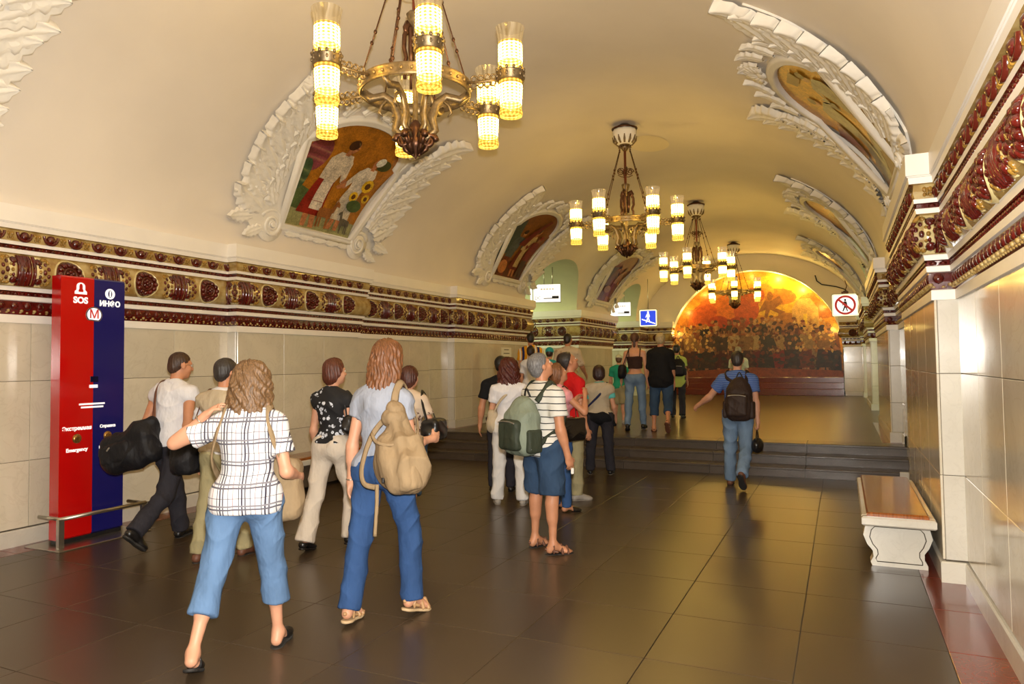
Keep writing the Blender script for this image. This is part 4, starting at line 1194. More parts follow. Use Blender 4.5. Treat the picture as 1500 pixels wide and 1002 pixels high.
panel('red_bar', [(-.21,.15),(-.165,.20),(.21,-.15),(.165,-.20)], -0.056, 0.001, RED_I, r)
mb = MB(); mb.box((-0.1,-0.02,0.34),(0.1,0.04,0.42)); mb.tube([(0.0,0,0.42),(0.06,0.02,0.6),(0.02,0.03,0.72),(0.0,0.0,1.02)],0.015,6); mb.build('bracket', MT['dark_bronze'], r)
r = sign('walkway_sign', (-6.02, 24.6, 3.14), math.radians(6), 0.60, 0.58, 'square lit blue sign with white walking figure, hanging before the left pier', LIT_B, LIT_Y)
for k, w0 in enumerate(walker): panel('walking_figure', zoomp(w0, 1.25, 0, 0.04), -0.0535-0.0004*k, 0.001, LIT_W, r)
panel('stair_line', [(-.22,-.02),(-.22,-.06),(.24,-.22),(.24,-.18)], -0.055, 0.001, LIT_W, r)
mb = MB(); mb.tube([(0,0,0.30),(0,0.0,1.36)],0.012,6); mb.build('hanger', MT['steel'], r)
def station_sign(loc, rz, k, label):
    r = empty('direction_sign', loc, rz, label=label, cat='sign', group='lit white direction signs in the passages')
    w_, h = 0.95*k, 0.62*k
    pts = [(-w_/2,-h/2),(w_/2,-h/2),(w_/2,h/2),(-w_/2+0.16*k,h/2),(-w_/2,h/2-0.14*k)]
    panel('housing', zoomp(pts, 1.03), 0.07, 0.12, FRAME_G, r)
    panel('face', pts, -0.05, 0.012, LIT_W, r)
    mb = MB(); mb.box((-w_/2-0.12*k,-0.02,-h/2),(-w_/2-0.05*k,0.02,h/2-0.12*k)); mb.build('side_lamp', LIT_W, r)
    for i in range(5):
        panel('lettering_bar', [(-.22*k+.1*i*k,.12*k),(-.15*k+.1*i*k,.12*k),(-.15*k+.1*i*k,.17*k),(-.22*k+.1*i*k,.17*k)], -0.063, 0.002, MT['steel'], r)
    o = text('DC', 0.15*k, r, INK, (-.32*k,-0.064,-.17*k), 'sign_lettering', ext=0.001, rot=(math.pi/2,0,0))
    panel('route_line', [(-.12*k,-.20*k),(.42*k,-.20*k),(.42*k,-.17*k),(-.12*k,-.17*k)], -0.063, 0.002, INK, r)
    panel('route_block', [(.18*k,-.17*k),(.42*k,-.17*k),(.42*k,-.10*k),(.18*k,-.10*k)], -0.063, 0.002, INK, r)
    for hx in (0.2, -0.1):
        mb = MB(); mb.tube([(hx*k,0,h/2),(hx*k,0,h/2+0.45)],0.012,6); mb.build('hanger', MT['steel'], r)
station_sign((-6.76, 17.0, 3.40), 0.32, 0.72, 'lit white direction sign hanging in the nearer left passage')
station_sign((-6.62, 23.2, 3.38), 0.25, 0.72, 'lit white direction sign hanging in the farther left passage')
# paper notice on the left pier
nt_ = empty('paper_notice', (XC-UB+0.018, 14.45, 1.18), label='white printed paper notice on the left pier, behind the red-haired woman', cat='notice')
mb = MB(); mb.box((0.001,-0.26,0.0),(0.004,0.26,0.80)); mb.build('sheet', mat('white_paper', srgb(236,230,214), 0.7), nt_)
tr = random.Random(3)
for i in range(9):
    w_ = tr.uniform(0.10,0.2); mb = MB(); mb.box((0.004,-w_,0.74-0.08*i),(0.0055,w_,0.757-0.08*i)); mb.build('text_line', MT['grout'], nt_)
# loose cable over the mural arch
mb = MB(); mb.tube([(-0.75,Y_END-0.03,4.55),(-0.7,Y_END-0.03,4.35),(-0.55,Y_END-0.03,4.22),(-0.1,Y_END-0.03,4.12),(0.15,Y_END-0.03,4.02),(0.25,25.6,3.8),(0.12,24.7,3.75)],0.02,6)
mb.build('cable', MT['black'], label='dark cable looped on the plaster right of the mural arch', cat='cable')
# ------------------------------------------------------------------ people: bodies grown as one smooth surface from a posed skeleton
f32 = np.float32
class Form:
    def __init__(s, vx): s.p = []; s.vx = vx; s.cuts = []
    def cone(s, a, b, ra, rb, k=0.03, sub=False, fe=False):
        a, b = np.array(a, float), np.array(b, float); r = max(ra, rb)
        s.p.append(('c', (a, b, ra, rb, fe), k, sub, np.minimum(a, b)-r, np.maximum(a, b)+r)); return s
    def ell(s, c, r, R=None, k=0.04, sub=False):
        c = np.array(c, float); r = np.array(r, float); R = np.eye(3) if R is None else np.array(R)
        e = np.sqrt(((R.T*r)**2).sum(1))
        s.p.append(('e', (c, r, R), k, sub, c-e, c+e)); return s
    def box(s, c, h, r, R=None, k=0.02, sub=False):
        c = np.array(c, float); h = np.array(h, float); R = np.eye(3) if R is None else np.array(R)
        e = np.abs(R.T) @ h
        s.p.append(('b', (c, h, r, R), k, sub, c-e, c+e)); return s
    def cut(s, pt, n):
        """keep the side the normal points away from"""
        n = np.array(n, float); n /= np.linalg.norm(n); s.cuts.append((np.array(pt, float), n)); return s
    def surface(s):
        vx = s.vx
        lo = np.min([p[4] for p in s.p if not p[3]], 0) - 3*vx; hi = np.max([p[5] for p in s.p if not p[3]], 0) + 3*vx
        n = np.ceil((hi-lo)/vx).astype(int)+1
        ax_ = [(lo[i]+vx*np.arange(n[i])).astype(f32) for i in range(3)]
        D = np.full(n, 0.5, f32)
        for kind, a, k, sub, pl, ph in s.p:
            i0 = np.maximum(np.floor((pl-k-2.5*vx-lo)/vx).astype(int), 0); i1 = np.minimum(np.ceil((ph+k+2.5*vx-lo)/vx).astype(int)+1, n)
            if (i1 <= i0).any(): continue
            sl = tuple(slice(i0[i], i1[i]) for i in range(3))
            X = ax_[0][sl[0]][:, None, None]; Y = ax_[1][sl[1]][None, :, None]; Z = ax_[2][sl[2]][None, None, :]
            if kind == 'c':
                A, B, ra, rb, fe = a; d = B-A; L2 = max(1e-9, float(d@d))
                x, y, z = X-f32(A[0]), Y-f32(A[1]), Z-f32(A[2])
                t = np.clip((x*f32(d[0])+y*f32(d[1])+z*f32(d[2]))/f32(L2), 0, 1)
                q = np.sqrt((x-t*f32(d[0]))**2+(y-t*f32(d[1]))**2+(z-t*f32(d[2]))**2) - (f32(ra)+f32(rb-ra)*t)
                if fe:
                    n_ = d/np.sqrt(L2); q = np.maximum(q, (x-f32(d[0]))*f32(n_[0])+(y-f32(d[1]))*f32(n_[1])+(z-f32(d[2]))*f32(n_[2]))
            else:
                C = a[0]; R = a[-1]
                x, y, z = X-f32(C[0]), Y-f32(C[1]), Z-f32(C[2])
                u = [x*f32(R[i][0])+y*f32(R[i][1])+z*f32(R[i][2]) for i in range(3)]
                if kind == 'e':
                    r = a[1]
                    k0 = np.sqrt(sum((u[i]/f32(r[i]))**2 for i in range(3))); k1 = np.sqrt(sum((u[i]/f32(r[i]**2))**2 for i in range(3)))
                    q = k0*(k0-1)/np.maximum(k1, 1e-6)
                else:
                    h, rr = a[1], a[2]
                    w_ = [np.abs(u[i])-f32(h[i]-rr) for i in range(3)]
                    q = np.sqrt(sum(np.maximum(i, 0)**2 for i in w_)) + np.minimum(np.maximum(np.maximum(w_[0], w_[1]), w_[2]), 0) - f32(rr)
            E = D[sl]; k = f32(max(k, 1e-4))
            if sub:
                hh = np.clip(0.5-0.5*(E+q)/k, 0, 1); D[sl] = E+(-q-E)*hh+k*hh*(1-hh)
            else:
                hh = np.clip(0.5+0.5*(E-q)/k, 0, 1); D[sl] = E+(q-E)*hh-k*hh*(1-hh)
        for P, nn in s.cuts:
            pl = (ax_[0][:, None, None]-f32(P[0]))*f32(nn[0])+(ax_[1][None, :, None]-f32(P[1]))*f32(nn[1])+(ax_[2][None, None, :]-f32(P[2]))*f32(nn[2])
            D = np.maximum(D, pl)
        D[0] = D[-1] = 0.5; D[:, 0] = D[:, -1] = 0.5; D[:, :, 0] = D[:, :, -1] = 0.5
        # surface nets
        I = (D < 0)
        cnt = np.zeros(np.array(D.shape)-1, np.int8)
        for dx in (0, 1):
            for dy in (0, 1):
                for dz in (0, 1): cnt += I[dx:D.shape[0]-1+dx, dy:D.shape[1]-1+dy, dz:D.shape[2]-1+dz]
        act = (cnt > 0) & (cnt < 8)
        idx = np.argwhere(act)
        if len(idx) == 0: return np.zeros((0, 3)), np.zeros((0, 4), int)
        num = np.full(act.shape, -1, np.int32); num[tuple(idx.T)] = np.arange(len(idx))
        acc = np.zeros((len(idx), 3), f32); c = np.zeros(len(idx), f32)
        for axis in range(3):
            o1, o2 = [i for i in range(3) if i != axis]
            for da in (0, 1):
                for db in (0, 1):
                    p0 = idx.copy(); p0[:, o1] += da; p0[:, o2] += db
                    p1 = p0.copy(); p1[:, axis] += 1
                    d0 = D[tuple(p0.T)]; d1 = D[tuple(p1.T)]
                    m = (d0 < 0) != (d1 < 0)
                    t = np.where(m, d0/np.where(m, d0-d1, 1), 0)
                    q = p0.astype(f32); q[:, axis] += t
                    acc[m] += q[m]; c[m] += 1
        V = acc/c[:, None]*vx + lo
        quads = []
        for axis in range(3):
            o1, o2 = (axis+1) % 3, (axis+2) % 3
            sl0 = [slice(None)]*3; sl1 = [slice(None)]*3
            sl0[axis] = slice(0, -1); sl1[axis] = slice(1, None)
            a_, b_ = I[tuple(sl0)], I[tuple(sl1)]
            e = np.argwhere(a_ != b_)
            inside_first = a_[tuple(e.T)]
            cs = []
            for da, db in ((-1, -1), (0, -1), (0, 0), (-1, 0)):
                q = e.copy(); q[:, o1] += da; q[:, o2] += db; cs.append(num[tuple(q.T)])
            Q = np.stack(cs, 1)
            Q[~inside_first] = Q[~inside_first][:, ::-1]
            quads.append(Q)
        Q = np.concatenate(quads)
        Q = Q[(Q >= 0).all(1)]
        return V, Q
    def mesh(s, name, mats, disp=None, smooth=1, fmat=None, shift=None):
        V, Q = s.surface()
        V = V.astype(float)
        for _ in range(smooth):
            acc = np.zeros_like(V); c = np.zeros(len(V))
            for i in range(4):
                np.add.at(acc, Q[:, i], V[Q[:, (i+1) % 4]]); np.add.at(c, Q[:, i], 1)
                np.add.at(acc, Q[:, i], V[Q[:, (i+3) % 4]]); np.add.at(c, Q[:, i], 1)
            V = 0.5*V+0.5*acc/np.maximum(c, 1)[:, None]
        if disp is not None and len(V):
            n = np.zeros_like(V); fn = np.cross(V[Q[:, 2]]-V[Q[:, 0]], V[Q[:, 3]]-V[Q[:, 1]])
            for i in range(4): np.add.at(n, Q[:, i], fn)
            n /= np.maximum(np.linalg.norm(n, axis=1), 1e-9)[:, None]
            V = V + n*disp(V)[:, None]
        if shift is not None: V = V - np.array(shift)
        me = bpy.data.meshes.new(name)
        me.vertices.add(len(V)); me.vertices.foreach_set('co', V.astype(f32).ravel())
        me.loops.add(Q.size); me.loops.foreach_set('vertex_index', Q.astype(np.int32).ravel())
        me.polygons.add(len(Q)); me.polygons.foreach_set('loop_start', np.arange(0, Q.size, 4, dtype=np.int32))
        me.polygons.foreach_set('use_smooth', np.ones(len(Q), bool))
        for m in (mats if isinstance(mats, (list, tuple)) else [mats]): me.materials.append(m)
        if fmat is not None:
            me.polygons.foreach_set('material_index', fmat(V[Q].mean(1)).astype(np.int32))
        me.update(calc_edges=True); me.validate()
        return me

def folds(amp=0.005, seed=0, fz=24.0, fx=30.0):
    r = np.random.default_rng(seed); ph = r.uniform(0, 6.28, 8)
    def f(V):
        x, y, z = V.T
        w1 = np.sin(z*fz + 2.2*np.sin(x*9+ph[0]) + 1.6*np.sin(y*11+ph[1]) + ph[2])
        w2 = np.sin(z*fz*0.55 + x*fx + y*fx*0.7 + ph[3] + 1.5*np.sin(z*7+ph[4]))
        return amp*(0.8*(1-2*np.abs(w1)**0.6)*np.abs(np.sin(x*6+y*5+z*4+ph[5])) + 0.6*w2*np.sin(z*5+ph[6]) + 0.7)
    return f
def strands(amp=0.006, curl=0.0, seed=0):
    r = np.random.default_rng(seed); ph = r.uniform(0, 6.28, 6)
    def f(V):
        x, y, z = V.T
        a = np.arctan2(x-x.mean(), -(y-y.mean()))
        return amp*(np.sin(a*22+np.sin(z*(30+curl*30)+ph[0])*(1+curl*2.2)+ph[1])*0.6 + np.sin(a*9+z*(20+60*curl)+ph[2])*0.5*(0.4+curl) + curl*np.sin(z*75+a*6+ph[3])*0.6)
    return f

def rotm(axis, deg):
    return np.array(Matrix.Rotation(math.radians(deg), 3, axis))

SKIN = {}
def skin(tone):
    if tone not in SKIN:
        c = {'fair': (200,146,116), 'tan': (190,132,98), 'light': (202,148,118)}[tone]
        m = mat('skin_'+tone, srgb(*c), 0.48, var=0.06, scale=14, spec=0.4)
        m.node_tree.nodes['Principled BSDF'].inputs['Subsurface Weight'].default_value = 0.0
        SKIN[tone] = m
    return SKIN[tone]
HAIRM = {}
def hairmat(c):
    if c not in HAIRM: HAIRM[c] = mat('hair_%02x%02x%02x' % c, srgb(*c), 0.42, col2=tuple(x*0.35 for x in srgb(*c)), scale=60, stretch=(3, 3, 0.35), bump=0.35, bscale=90, spec=0.5)
    return HAIRM[c]
EYE_W = mat('eye_white', srgb(232, 226, 218), 0.2); EYE_D = mat('eye_dark', srgb(40, 28, 20), 0.2)
LIPS = mat('lips', srgb(176, 92, 84), 0.4)

class Person:
    def __init__(s, loc, heading, h, label, pose, sex='m', build=1.0, tone='tan', vx=0.010, seed=0, group=None):
        s.k = k = h/1.70; s.h = h; s.sex = sex; s.w = build; s.vx = vx; s.seed = seed; s.tone = tone
        s.root = empty('person', loc, math.radians(heading), label=label, cat='person')
        if group: s.root['group'] = group
        P = pose; s.P = P
        wq = build
        T = rotm('Z', P.get('twist', 0)) @ rotm('X', -P.get('lean', 0)) @ rotm('Y', P.get('side', 0))
        s.T = T
        hipw = (0.095 if sex == 'f' else 0.088)*wq
        shw = (0.155 if sex == 'f' else 0.182)*(0.5+0.5*wq)
        s.shw = shw
        J = {'pelvis': np.zeros(3)}
        J['neck'] = T @ np.array([0, 0.0, 0.495])
        s.feet = {}
        for sd, sg in (('L', -1), ('R', 1)):
            hip = rotm('Z', P.get('hiptwist', 0)) @ np.array([sg*hipw, 0, -0.03])
            a, b, kn = P.get('leg'+sd, (0, 2, 0)); a, b, kn = map(math.radians, (a, b, kn))
            d1 = np.array([sg*math.sin(b), math.sin(a)*math.cos(b), -math.cos(a)*math.cos(b)])
            d2 = np.array([sg*math.sin(b)*0.8, math.sin(a-kn)*math.cos(b), -math.cos(a-kn)*math.cos(b)]); d2 /= np.linalg.norm(d2)
            knee = hip + d1*0.415; ank = knee + d2*0.395
            J['hip'+sd], J['knee'+sd], J['ank'+sd] = hip, knee, ank
            ft = math.radians(P.get('foot'+sd, 0)); out = math.radians(P.get('toe'+sd, 8))*sg
            fw = np.array([math.sin(out)*math.cos(ft), math.cos(out)*math.cos(ft), -math.sin(ft)])
            rt = np.array([math.cos(out), -math.sin(out), 0]); upv = np.cross(rt, fw)
            s.feet[sd] = [fw, rt, upv]
            sh = T @ np.array([sg*shw, -0.005, 0.418])
            J['sh'+sd] = sh
            if 'elbow'+sd in P:
                el = T @ np.array(P['elbow'+sd]); wr = T @ np.array(P['wrist'+sd])
                d = el-sh; el = sh + d/np.linalg.norm(d)*0.285
                d = wr-el; wr = el + d/np.linalg.norm(d)*0.245
            else:
                a, b, e = P.get('arm'+sd, (0, 8, 12)); a, b, e = map(math.radians, (a, b, e))
                d1 = T @ np.array([sg*math.sin(b), math.sin(a)*math.cos(b), -math.cos(a)*math.cos(b)])
                d2 = T @ np.array([sg*math.sin(b)*0.45, math.sin(a+e)*math.cos(b), -math.cos(a+e)*math.cos(b)]); d2 /= np.linalg.norm(d2)
                el = sh + d1*0.285; wr = el + d2*0.245
            J['el'+sd], J['wr'+sd] = el, wr
        # set the figure on the ground by its lowest sole point
        low = 9
        for sd in 'LR':
            fw, rt, upv = s.feet[sd]; A = J['ank'+sd]
            for t in (-0.06, 0.10, 0.17): low = min(low, (A+fw*t-upv*0.085)[2])
        off = np.array([0, 0, -low])
        for n in J: J[n] = (J[n]+off)*k
        s.J = J
        Hd = T @ rotm('Z', -P.get('yaw', 0)) @ rotm('X', P.get('nod', 0)) @ rotm('Y', P.get('tilt', 0))
        if P.get('freehead'): Hd = rotm('Z', -P.get('yaw', 0)) @ rotm('X', P.get('nod', 0))
        s.Hd = Hd
        s.head = J['neck'] + (T @ np.array([0, 0.012, 0.055]) + Hd @ np.array([0, 0.022, 0.125]))*k
    def Tp(s, x, y, z): return s.J['pelvis'] + (s.T @ np.array([x, y, z]))*s.k
    def Hp(s, x, y, z): return s.head + (s.Hd @ np.array([x, y, z]))*s.k
    # ---- shapes shared by body and clothes
    def torso(s, F, o=0.0, bust=True, top=True):
        k, w_, Rt = s.k, s.w, s.T.T
        f = s.sex == 'f'
        E = lambda x, y, z, r, kk=0.06: F.ell(s.Tp(x, y, z), (np.array(r)+o)*k, Rt, kk*k)
        hw = (0.168 if f else 0.155)*w_; ww = (0.124 if f else 0.14)*w_; cw = (0.140 if f else 0.158)*w_
        dep = 0.9+0.1*w_*w_
        E(0, -0.005, 0.02, (hw, 0.105*dep, 0.115)); 
        for sg in (-1, 1): E(sg*0.072*w_, -0.055*dep, -0.02, (0.085*w_, 0.078, 0.092))
        E(0, 0.005, 0.17, (ww, 0.094*dep, 0.15)); E(0, 0.0, 0.34, (cw, 0.105, 0.15)); E(0, -0.015, 0.395, (cw*1.0, 0.085, 0.085))
        if bust and f:
            for sg in (-1, 1): E(sg*0.07, 0.085, 0.33, (0.062, 0.06, 0.062), 0.04)
        if top:
            a = s.shw
            F.cone(s.J['shL'], s.J['shR'], (0.052+o)*k, (0.052+o)*k, 0.06*k)
            for sg in (-1, 1): F.cone(s.Tp(sg*0.025, -0.018, 0.505), s.Tp(sg*a*0.8, -0.012, 0.435), (0.034+o)*k, (0.042+o)*k, 0.05*k)
    def arm(s, F, sd, o=0.0, t0=0.0, t1=2.0, flare=0.0):
        """t from 0 (shoulder) through 1 (elbow) to 2 (wrist)"""
        k = s.k; m = 1.0 if s.sex == 'm' else 0.86
        A, B, C_ = s.J['sh'+sd], s.J['el'+sd], s.J['wr'+sd]
        r0, r1, r2 = 0.052*m*(0.6+0.4*s.w), 0.039*m*(0.6+0.4*s.w), 0.027*m
        if t0 < 1:
            e = min(t1, 1.0); F.cone(A, A+(B-A)*e, (r0+o)*k, (r0+(r1-r0)*e+o+flare)*k, 0.03*k, fe=(o > 0 and t1 <= 1))
        if t1 > 1:
            e = t1-1; F.cone(B, B+(C_-B)*e, (r1+o)*k, (r1+(r2-r1)*e+o+flare)*k, 0.02*k, fe=o > 0)
            if o == 0: F.cone(B+(C_-B)*0.12, B+(C_-B)*0.42, 0.041*m*k, 0.036*m*k, 0.03*k)
    def hand(s, F, sd, curl=28, fist=False):
        k = s.k*(0.95 if s.sex == 'm' else 0.88); sg = -1 if sd == 'L' else 1
        A, B = s.J['el'+sd], s.J['wr'+sd]; d = (B-A)/np.linalg.norm(B-A)
        med = s.T @ np.array([-sg, 0.15, 0]); n = med - d*(med@d)
        if np.linalg.norm(n) < 0.2: n = np.array([0, 0, -1.0]) - d*(-d[2])
        n /= np.linalg.norm(n); a = np.cross(d, n)*sg*1.0
        fw = s.T @ np.array([0, 1, 0.3])
        if a @ fw < 0: a = -a
        pc = B+d*0.05*k
        F.cone(B-d*0.01, B+d*0.02*k, 0.025*k, 0.026*k, 0.02*k)
        F.ell(pc, np.array([0.043, 0.047, 0.017])*k, np.array([a, d, n]), 0.015*k)
        base = B+d*0.088*k
        for i, (o, L) in enumerate(((0.030, 0.070), (0.010, 0.080), (-0.010, 0.074), (-0.029, 0.058))):
            p = base + a*o*k - d*(0.006*abs(i-1.3))*k; q = d; c = math.radians(curl + 6*i if not fist else 85); r = 0.0088*k
            for j, (fr, rr) in enumerate(((0.45, 0.95), (0.32, 0.9), (0.25, 0.8))):
                ang = c*(0.6+0.4*j) if not fist else c*(j+0.75)*0.95
                dd = d*math.cos(ang)+n*math.sin(ang)
                p2 = p+dd*L*fr*k; F.cone(p, p2, r, r*rr, 0.004); p = p2; r *= rr
        p = B+d*0.022*k+a*0.030*k+n*0.006*k
        q = p+(d*0.55+a*0.65+n*0.3)*0.040*k; F.cone(p, q, 0.0125*k, 0.0105*k, 0.012*k)
        e = q+(d*0.9+a*0.18+n*(0.35 if not fist else 0.9))*0.032*k; F.cone(q, e, 0.0105*k, 0.0085*k, 0.004)
        s.J['hand'+sd] = B+d*0.10*k+n*0.02*k
    def leg(s, F, sd, o=0.0, t1=2.0, flare=0.0, calf=True):
        k, w_ = s.k, s.w; A, B, C_ = s.J['hip'+sd], s.J['knee'+sd], s.J['ank'+sd]
        r0, r1, r2 = 0.088*w_, 0.056*(0.5+0.5*w_), 0.037
        F.cone(A, A+(B-A)*min(1, t1), (r0+o)*k, (r0+(r1-r0)*min(1, t1)+o+(flare if t1 <= 1 else 0))*k, 0.05*k, fe=(o > 0 and t1 <= 1))
        if t1 > 1:
            e = t1-1
            F.cone(B, B+(C_-B)*e, (r1+o)*k, (r1+(r2-r1)*e+o+flare)*k, 0.03*k, fe=o > 0)
            if calf and o < 0.012:
                bk = -s.feet[sd][0]; F.cone(B+(C_-B)*0.16+bk*0.012*k, B+(C_-B)*0.46+bk*0.008*k, 0.050*k, 0.040*k, 0.04*k)
    def foot(s, F, sd):
        k = s.k; fw, rt, upv = s.feet[sd]; A = s.J['ank'+sd]
        F.cone(A, A-fw*0.028*k-upv*0.045*k, 0.036*k, 0.034*k, 0.02*k)
        F.cone(A+fw*0.02*k-upv*0.02*k, A+fw*0.115*k-upv*0.058*k, 0.034*k, 0.024*k, 0.03*k)
        F.ell(A+fw*0.115*k-upv*0.062*k, np.array([0.042, 0.045, 0.020])*k, np.array([rt, fw, upv]), 0.02*k)
        for i in range(5): 
            o = (i-2)*0.016; L = 0.172-0.006*abs(i-1.2)**1.6
            sgn = -1 if sd == 'L' else 1
            F.cone(A+fw*0.13*k+rt*(o*sgn)*k-upv*0.066*k, A+fw*L*k+rt*(o*sgn)*k-upv*0.071*k, 0.011*k, 0.0095*k, 0.006*k)
        F.cuts.append((A-upv*0.084*k, -upv)) if False else None
    def body(s, arms=True, curl=(28, 28), feet=False, fist=(False, False)):
        F = Form(s.vx); k = s.k
        s.torso(F, -0.012)
        for i, sd in enumerate('LR'):
            s.arm(F, sd); s.hand(F, sd, curl[i], fist[i]); s.leg(F, sd, -0.008)
            if feet: s.foot(F, sd)
            else: F.cone(s.J['ank'+sd], s.J['ank'+sd]-s.feet[sd][2]*0.04*k+s.feet[sd][0]*0.05*k, 0.034*k, 0.028*k, 0.02*k)
        F.cone(s.J['neck']-(s.T@np.array([0, 0, 0.03]))*k, s.head+(s.Hd@np.array([0, -0.022, -0.06]))*k, 0.056*k, 0.050*k, 0.03*k)
        H = s.Hp; R = s.Hd.T
        E = lambda p, r, kk=0.02, sub=False: F.ell(H(*p), np.array(r)*k, R, kk*k, sub)
        E((0, -0.014, 0.025), (0.074, 0.092, 0.084)); E((0, 0.028, -0.045), (0.056, 0.060, 0.072), 0.03)
        E((0, 0.060, -0.092), (0.022, 0.022, 0.018), 0.02)
        for sg in (-1, 1):
            E((sg*0.036, 0.056, -0.028), (0.024, 0.024, 0.028), 0.02); E((sg*0.030, 0.088, 0.006), (0.014, 0.012, 0.010), 0.006, True)
            E((sg*0.075, -0.004, -0.012), (0.009, 0.021, 0.032), 0.006)
        F.cone(H(-0.036, 0.072, 0.024), H(0.036, 0.072, 0.024), 0.012*k, 0.012*k, 0.014*k)
        F.cone(H(0, 0.084, 0.012), H(0, 0.104, -0.026), 0.008*k, 0.013*k, 0.010*k)
        for sg in (-1, 1): F.cone(H(sg*0.007, 0.092, -0.03), H(sg*0.011, 0.09, -0.032), 0.009*k, 0.008*k, 0.006*k)
        F.cone(H(-0.017, 0.080, -0.060), H(0.017, 0.080, -0.060), 0.008*k, 0.008*k, 0.008*k)
        F.cone(H(-0.014, 0.079, -0.070), H(0.014, 0.079, -0.070), 0.008*k, 0.008*k, 0.006*k)
        b = obj('body', F.mesh('body', skin(s.tone), smooth=1 if s.vx < 0.012 else 0), s.root)
        for sg in (-1, 1):
            mb = MB(); mb.ball((0, 0, 0), 0.0125*k, 8, 6, 0); mb.ball((0, 0.0068*k, 0), (0.006*k, 0.0068*k, 0.006*k), 7, 5, 1)
            c = H(sg*0.030, 0.0745, 0.006); R4 = Matrix(s.Hd.tolist()).to_4x4(); R4.translation = Vector(c)
            obj('eye', mb.mesh('eye', [EYE_W, EYE_D]), b, R4)
        mb = MB(); mb.tube([(-0.017*k, 0, 0), (-0.006*k, 0.004*k, 0.002*k), (0.006*k, 0.004*k, 0.002*k), (0.017*k, 0, 0)], 0.0042*k, 6)
        R4 = Matrix(s.Hd.tolist()).to_4x4(); R4.translation = Vector(H(0, 0.0845, -0.065)); obj('lips', mb.mesh('lips', LIPS), b, R4)
        return b
    def hair(s, style, col, name='hair'):
        F = Form(max(0.007, s.vx*0.8)); k = s.k; H = s.Hp; R = s.Hd.T
        E = lambda p, r, kk=0.03, sub=False: F.ell(H(*p), np.array(r)*k, R, kk*k, sub)
        N = lambda *n: s.Hd @ np.array(n)
        curl = 0.0; amp = 0.004
        if style in ('short', 'balding', 'crop'):
            g = 0.006 if style == 'crop' else 0.0
            E((0, -0.018, 0.030), (0.083-g, 0.100-g, 0.094-g)); E((0, -0.055, -0.03), (0.066-g, 0.056, 0.06))
            F.cut(H(0, 0.035 if style != 'balding' else 0.005, 0.03), N(0, 0.76, -0.62)); F.cut(H(0, 0, -0.085), N(0, 0, -1)); amp = 0.003
            F.cut(H(0, 0.068, 0), N(0, 1, -0.15))
        elif style == 'bob':
            E((0, -0.016, 0.032), (0.092, 0.106, 0.100)); E((0, -0.05, -0.04), (0.088, 0.068, 0.09))
            for sg in (-1, 1): E((sg*0.07, 0.0, -0.03), (0.026, 0.045, 0.075))
            F.cut(H(0, 0.036, 0.03), N(0, 0.86, -0.5)); F.cut(H(0, 0.05, 0), N(0, 1, 0)); amp = 0.005; curl = 0.1
        elif style in ('long', 'wavy'):
            b = 1.0 if style == 'long' else 1.16
            E((0, -0.018, 0.034), (0.094*b, 0.108, 0.102)); E((0, -0.062, -0.06), (0.098*b, 0.064*b, 0.12)); E((0, -0.072, -0.17), (0.092*b, 0.048*b, 0.085))
            for sg in (-1, 1):
                E((sg*0.078*b, -0.01, -0.06), (0.032*b, 0.05, 0.10)); E((sg*0.06*b, -0.055, -0.20), (0.03, 0.03, 0.06)); E((sg*0.095*b, -0.03, -0.13), (0.028, 0.034, 0.06))
            E((0.02, -0.075, -0.245), (0.03, 0.026, 0.05))
            F.cut(H(0, 0.048, 0.03), N(0, 0.92, -0.38)); F.cut(H(0, 0.052, 0), N(0, 1, 0)); amp = 0.007; curl = 0.35 if style == 'long' else 0.9
        elif style == 'tied':
            E((0, -0.018, 0.030), (0.080, 0.098, 0.092)); E((0, -0.10, -0.02), (0.03, 0.035, 0.035)); E((0, -0.11, -0.09), (0.022, 0.024, 0.07))
            F.cut(H(0, 0.035, 0.03), N(0, 0.76, -0.62)); F.cut(H(0, 0.068, 0), N(0, 1, -0.15))
        return obj(name, F.mesh(name, hairmat(col), strands(amp*k, curl, s.seed), 0), s.root)
    # ---- clothes
    def shirt(s, m, sleeve=0.55, hem=-0.02, o=0.012, name='shirt', neck=0.545, fold=0.007, flare=0.012, bust=True, straps=False, loose=0.0, fmat=None):
        F = Form(s.vx); k = s.k
        s.torso(F, o, bust, not straps)
        if loose:
            Rt = s.T.T
            F.ell(s.Tp(0, 0, 0.10), np.array([0.165*s.w+loose, 0.125+loose, 0.30])*k, Rt, 0.08*k)
        if hem < -0.06:
            F.ell(s.Tp(0, -0.01, hem*0.5), np.array([0.17*s.w+o, 0.125+o, 0.20])*k, s.T.T, 0.06*k)
        if sleeve > 0:
            for sd in 'LR': s.arm(F, sd, o, 0, sleeve, flare)
        elif not straps:
            for sd in 'LR': F.cone(s.J['sh'+sd], s.J['sh'+sd]+(s.J['el'+sd]-s.J['sh'+sd])*0.1, (0.052+o)*k*0.95, (0.05+o)*k*0.95, 0.03*k)
        up_ = s.T @ np.array([0, 0, 1.0])
        F.cut(s.Tp(0, 0, hem), -up_); F.cut(s.Tp(0, 0, neck if not straps else 0.36), up_)
        return obj(name, F.mesh(name, m, folds(fold*k, s.seed), 1, fmat), s.root)
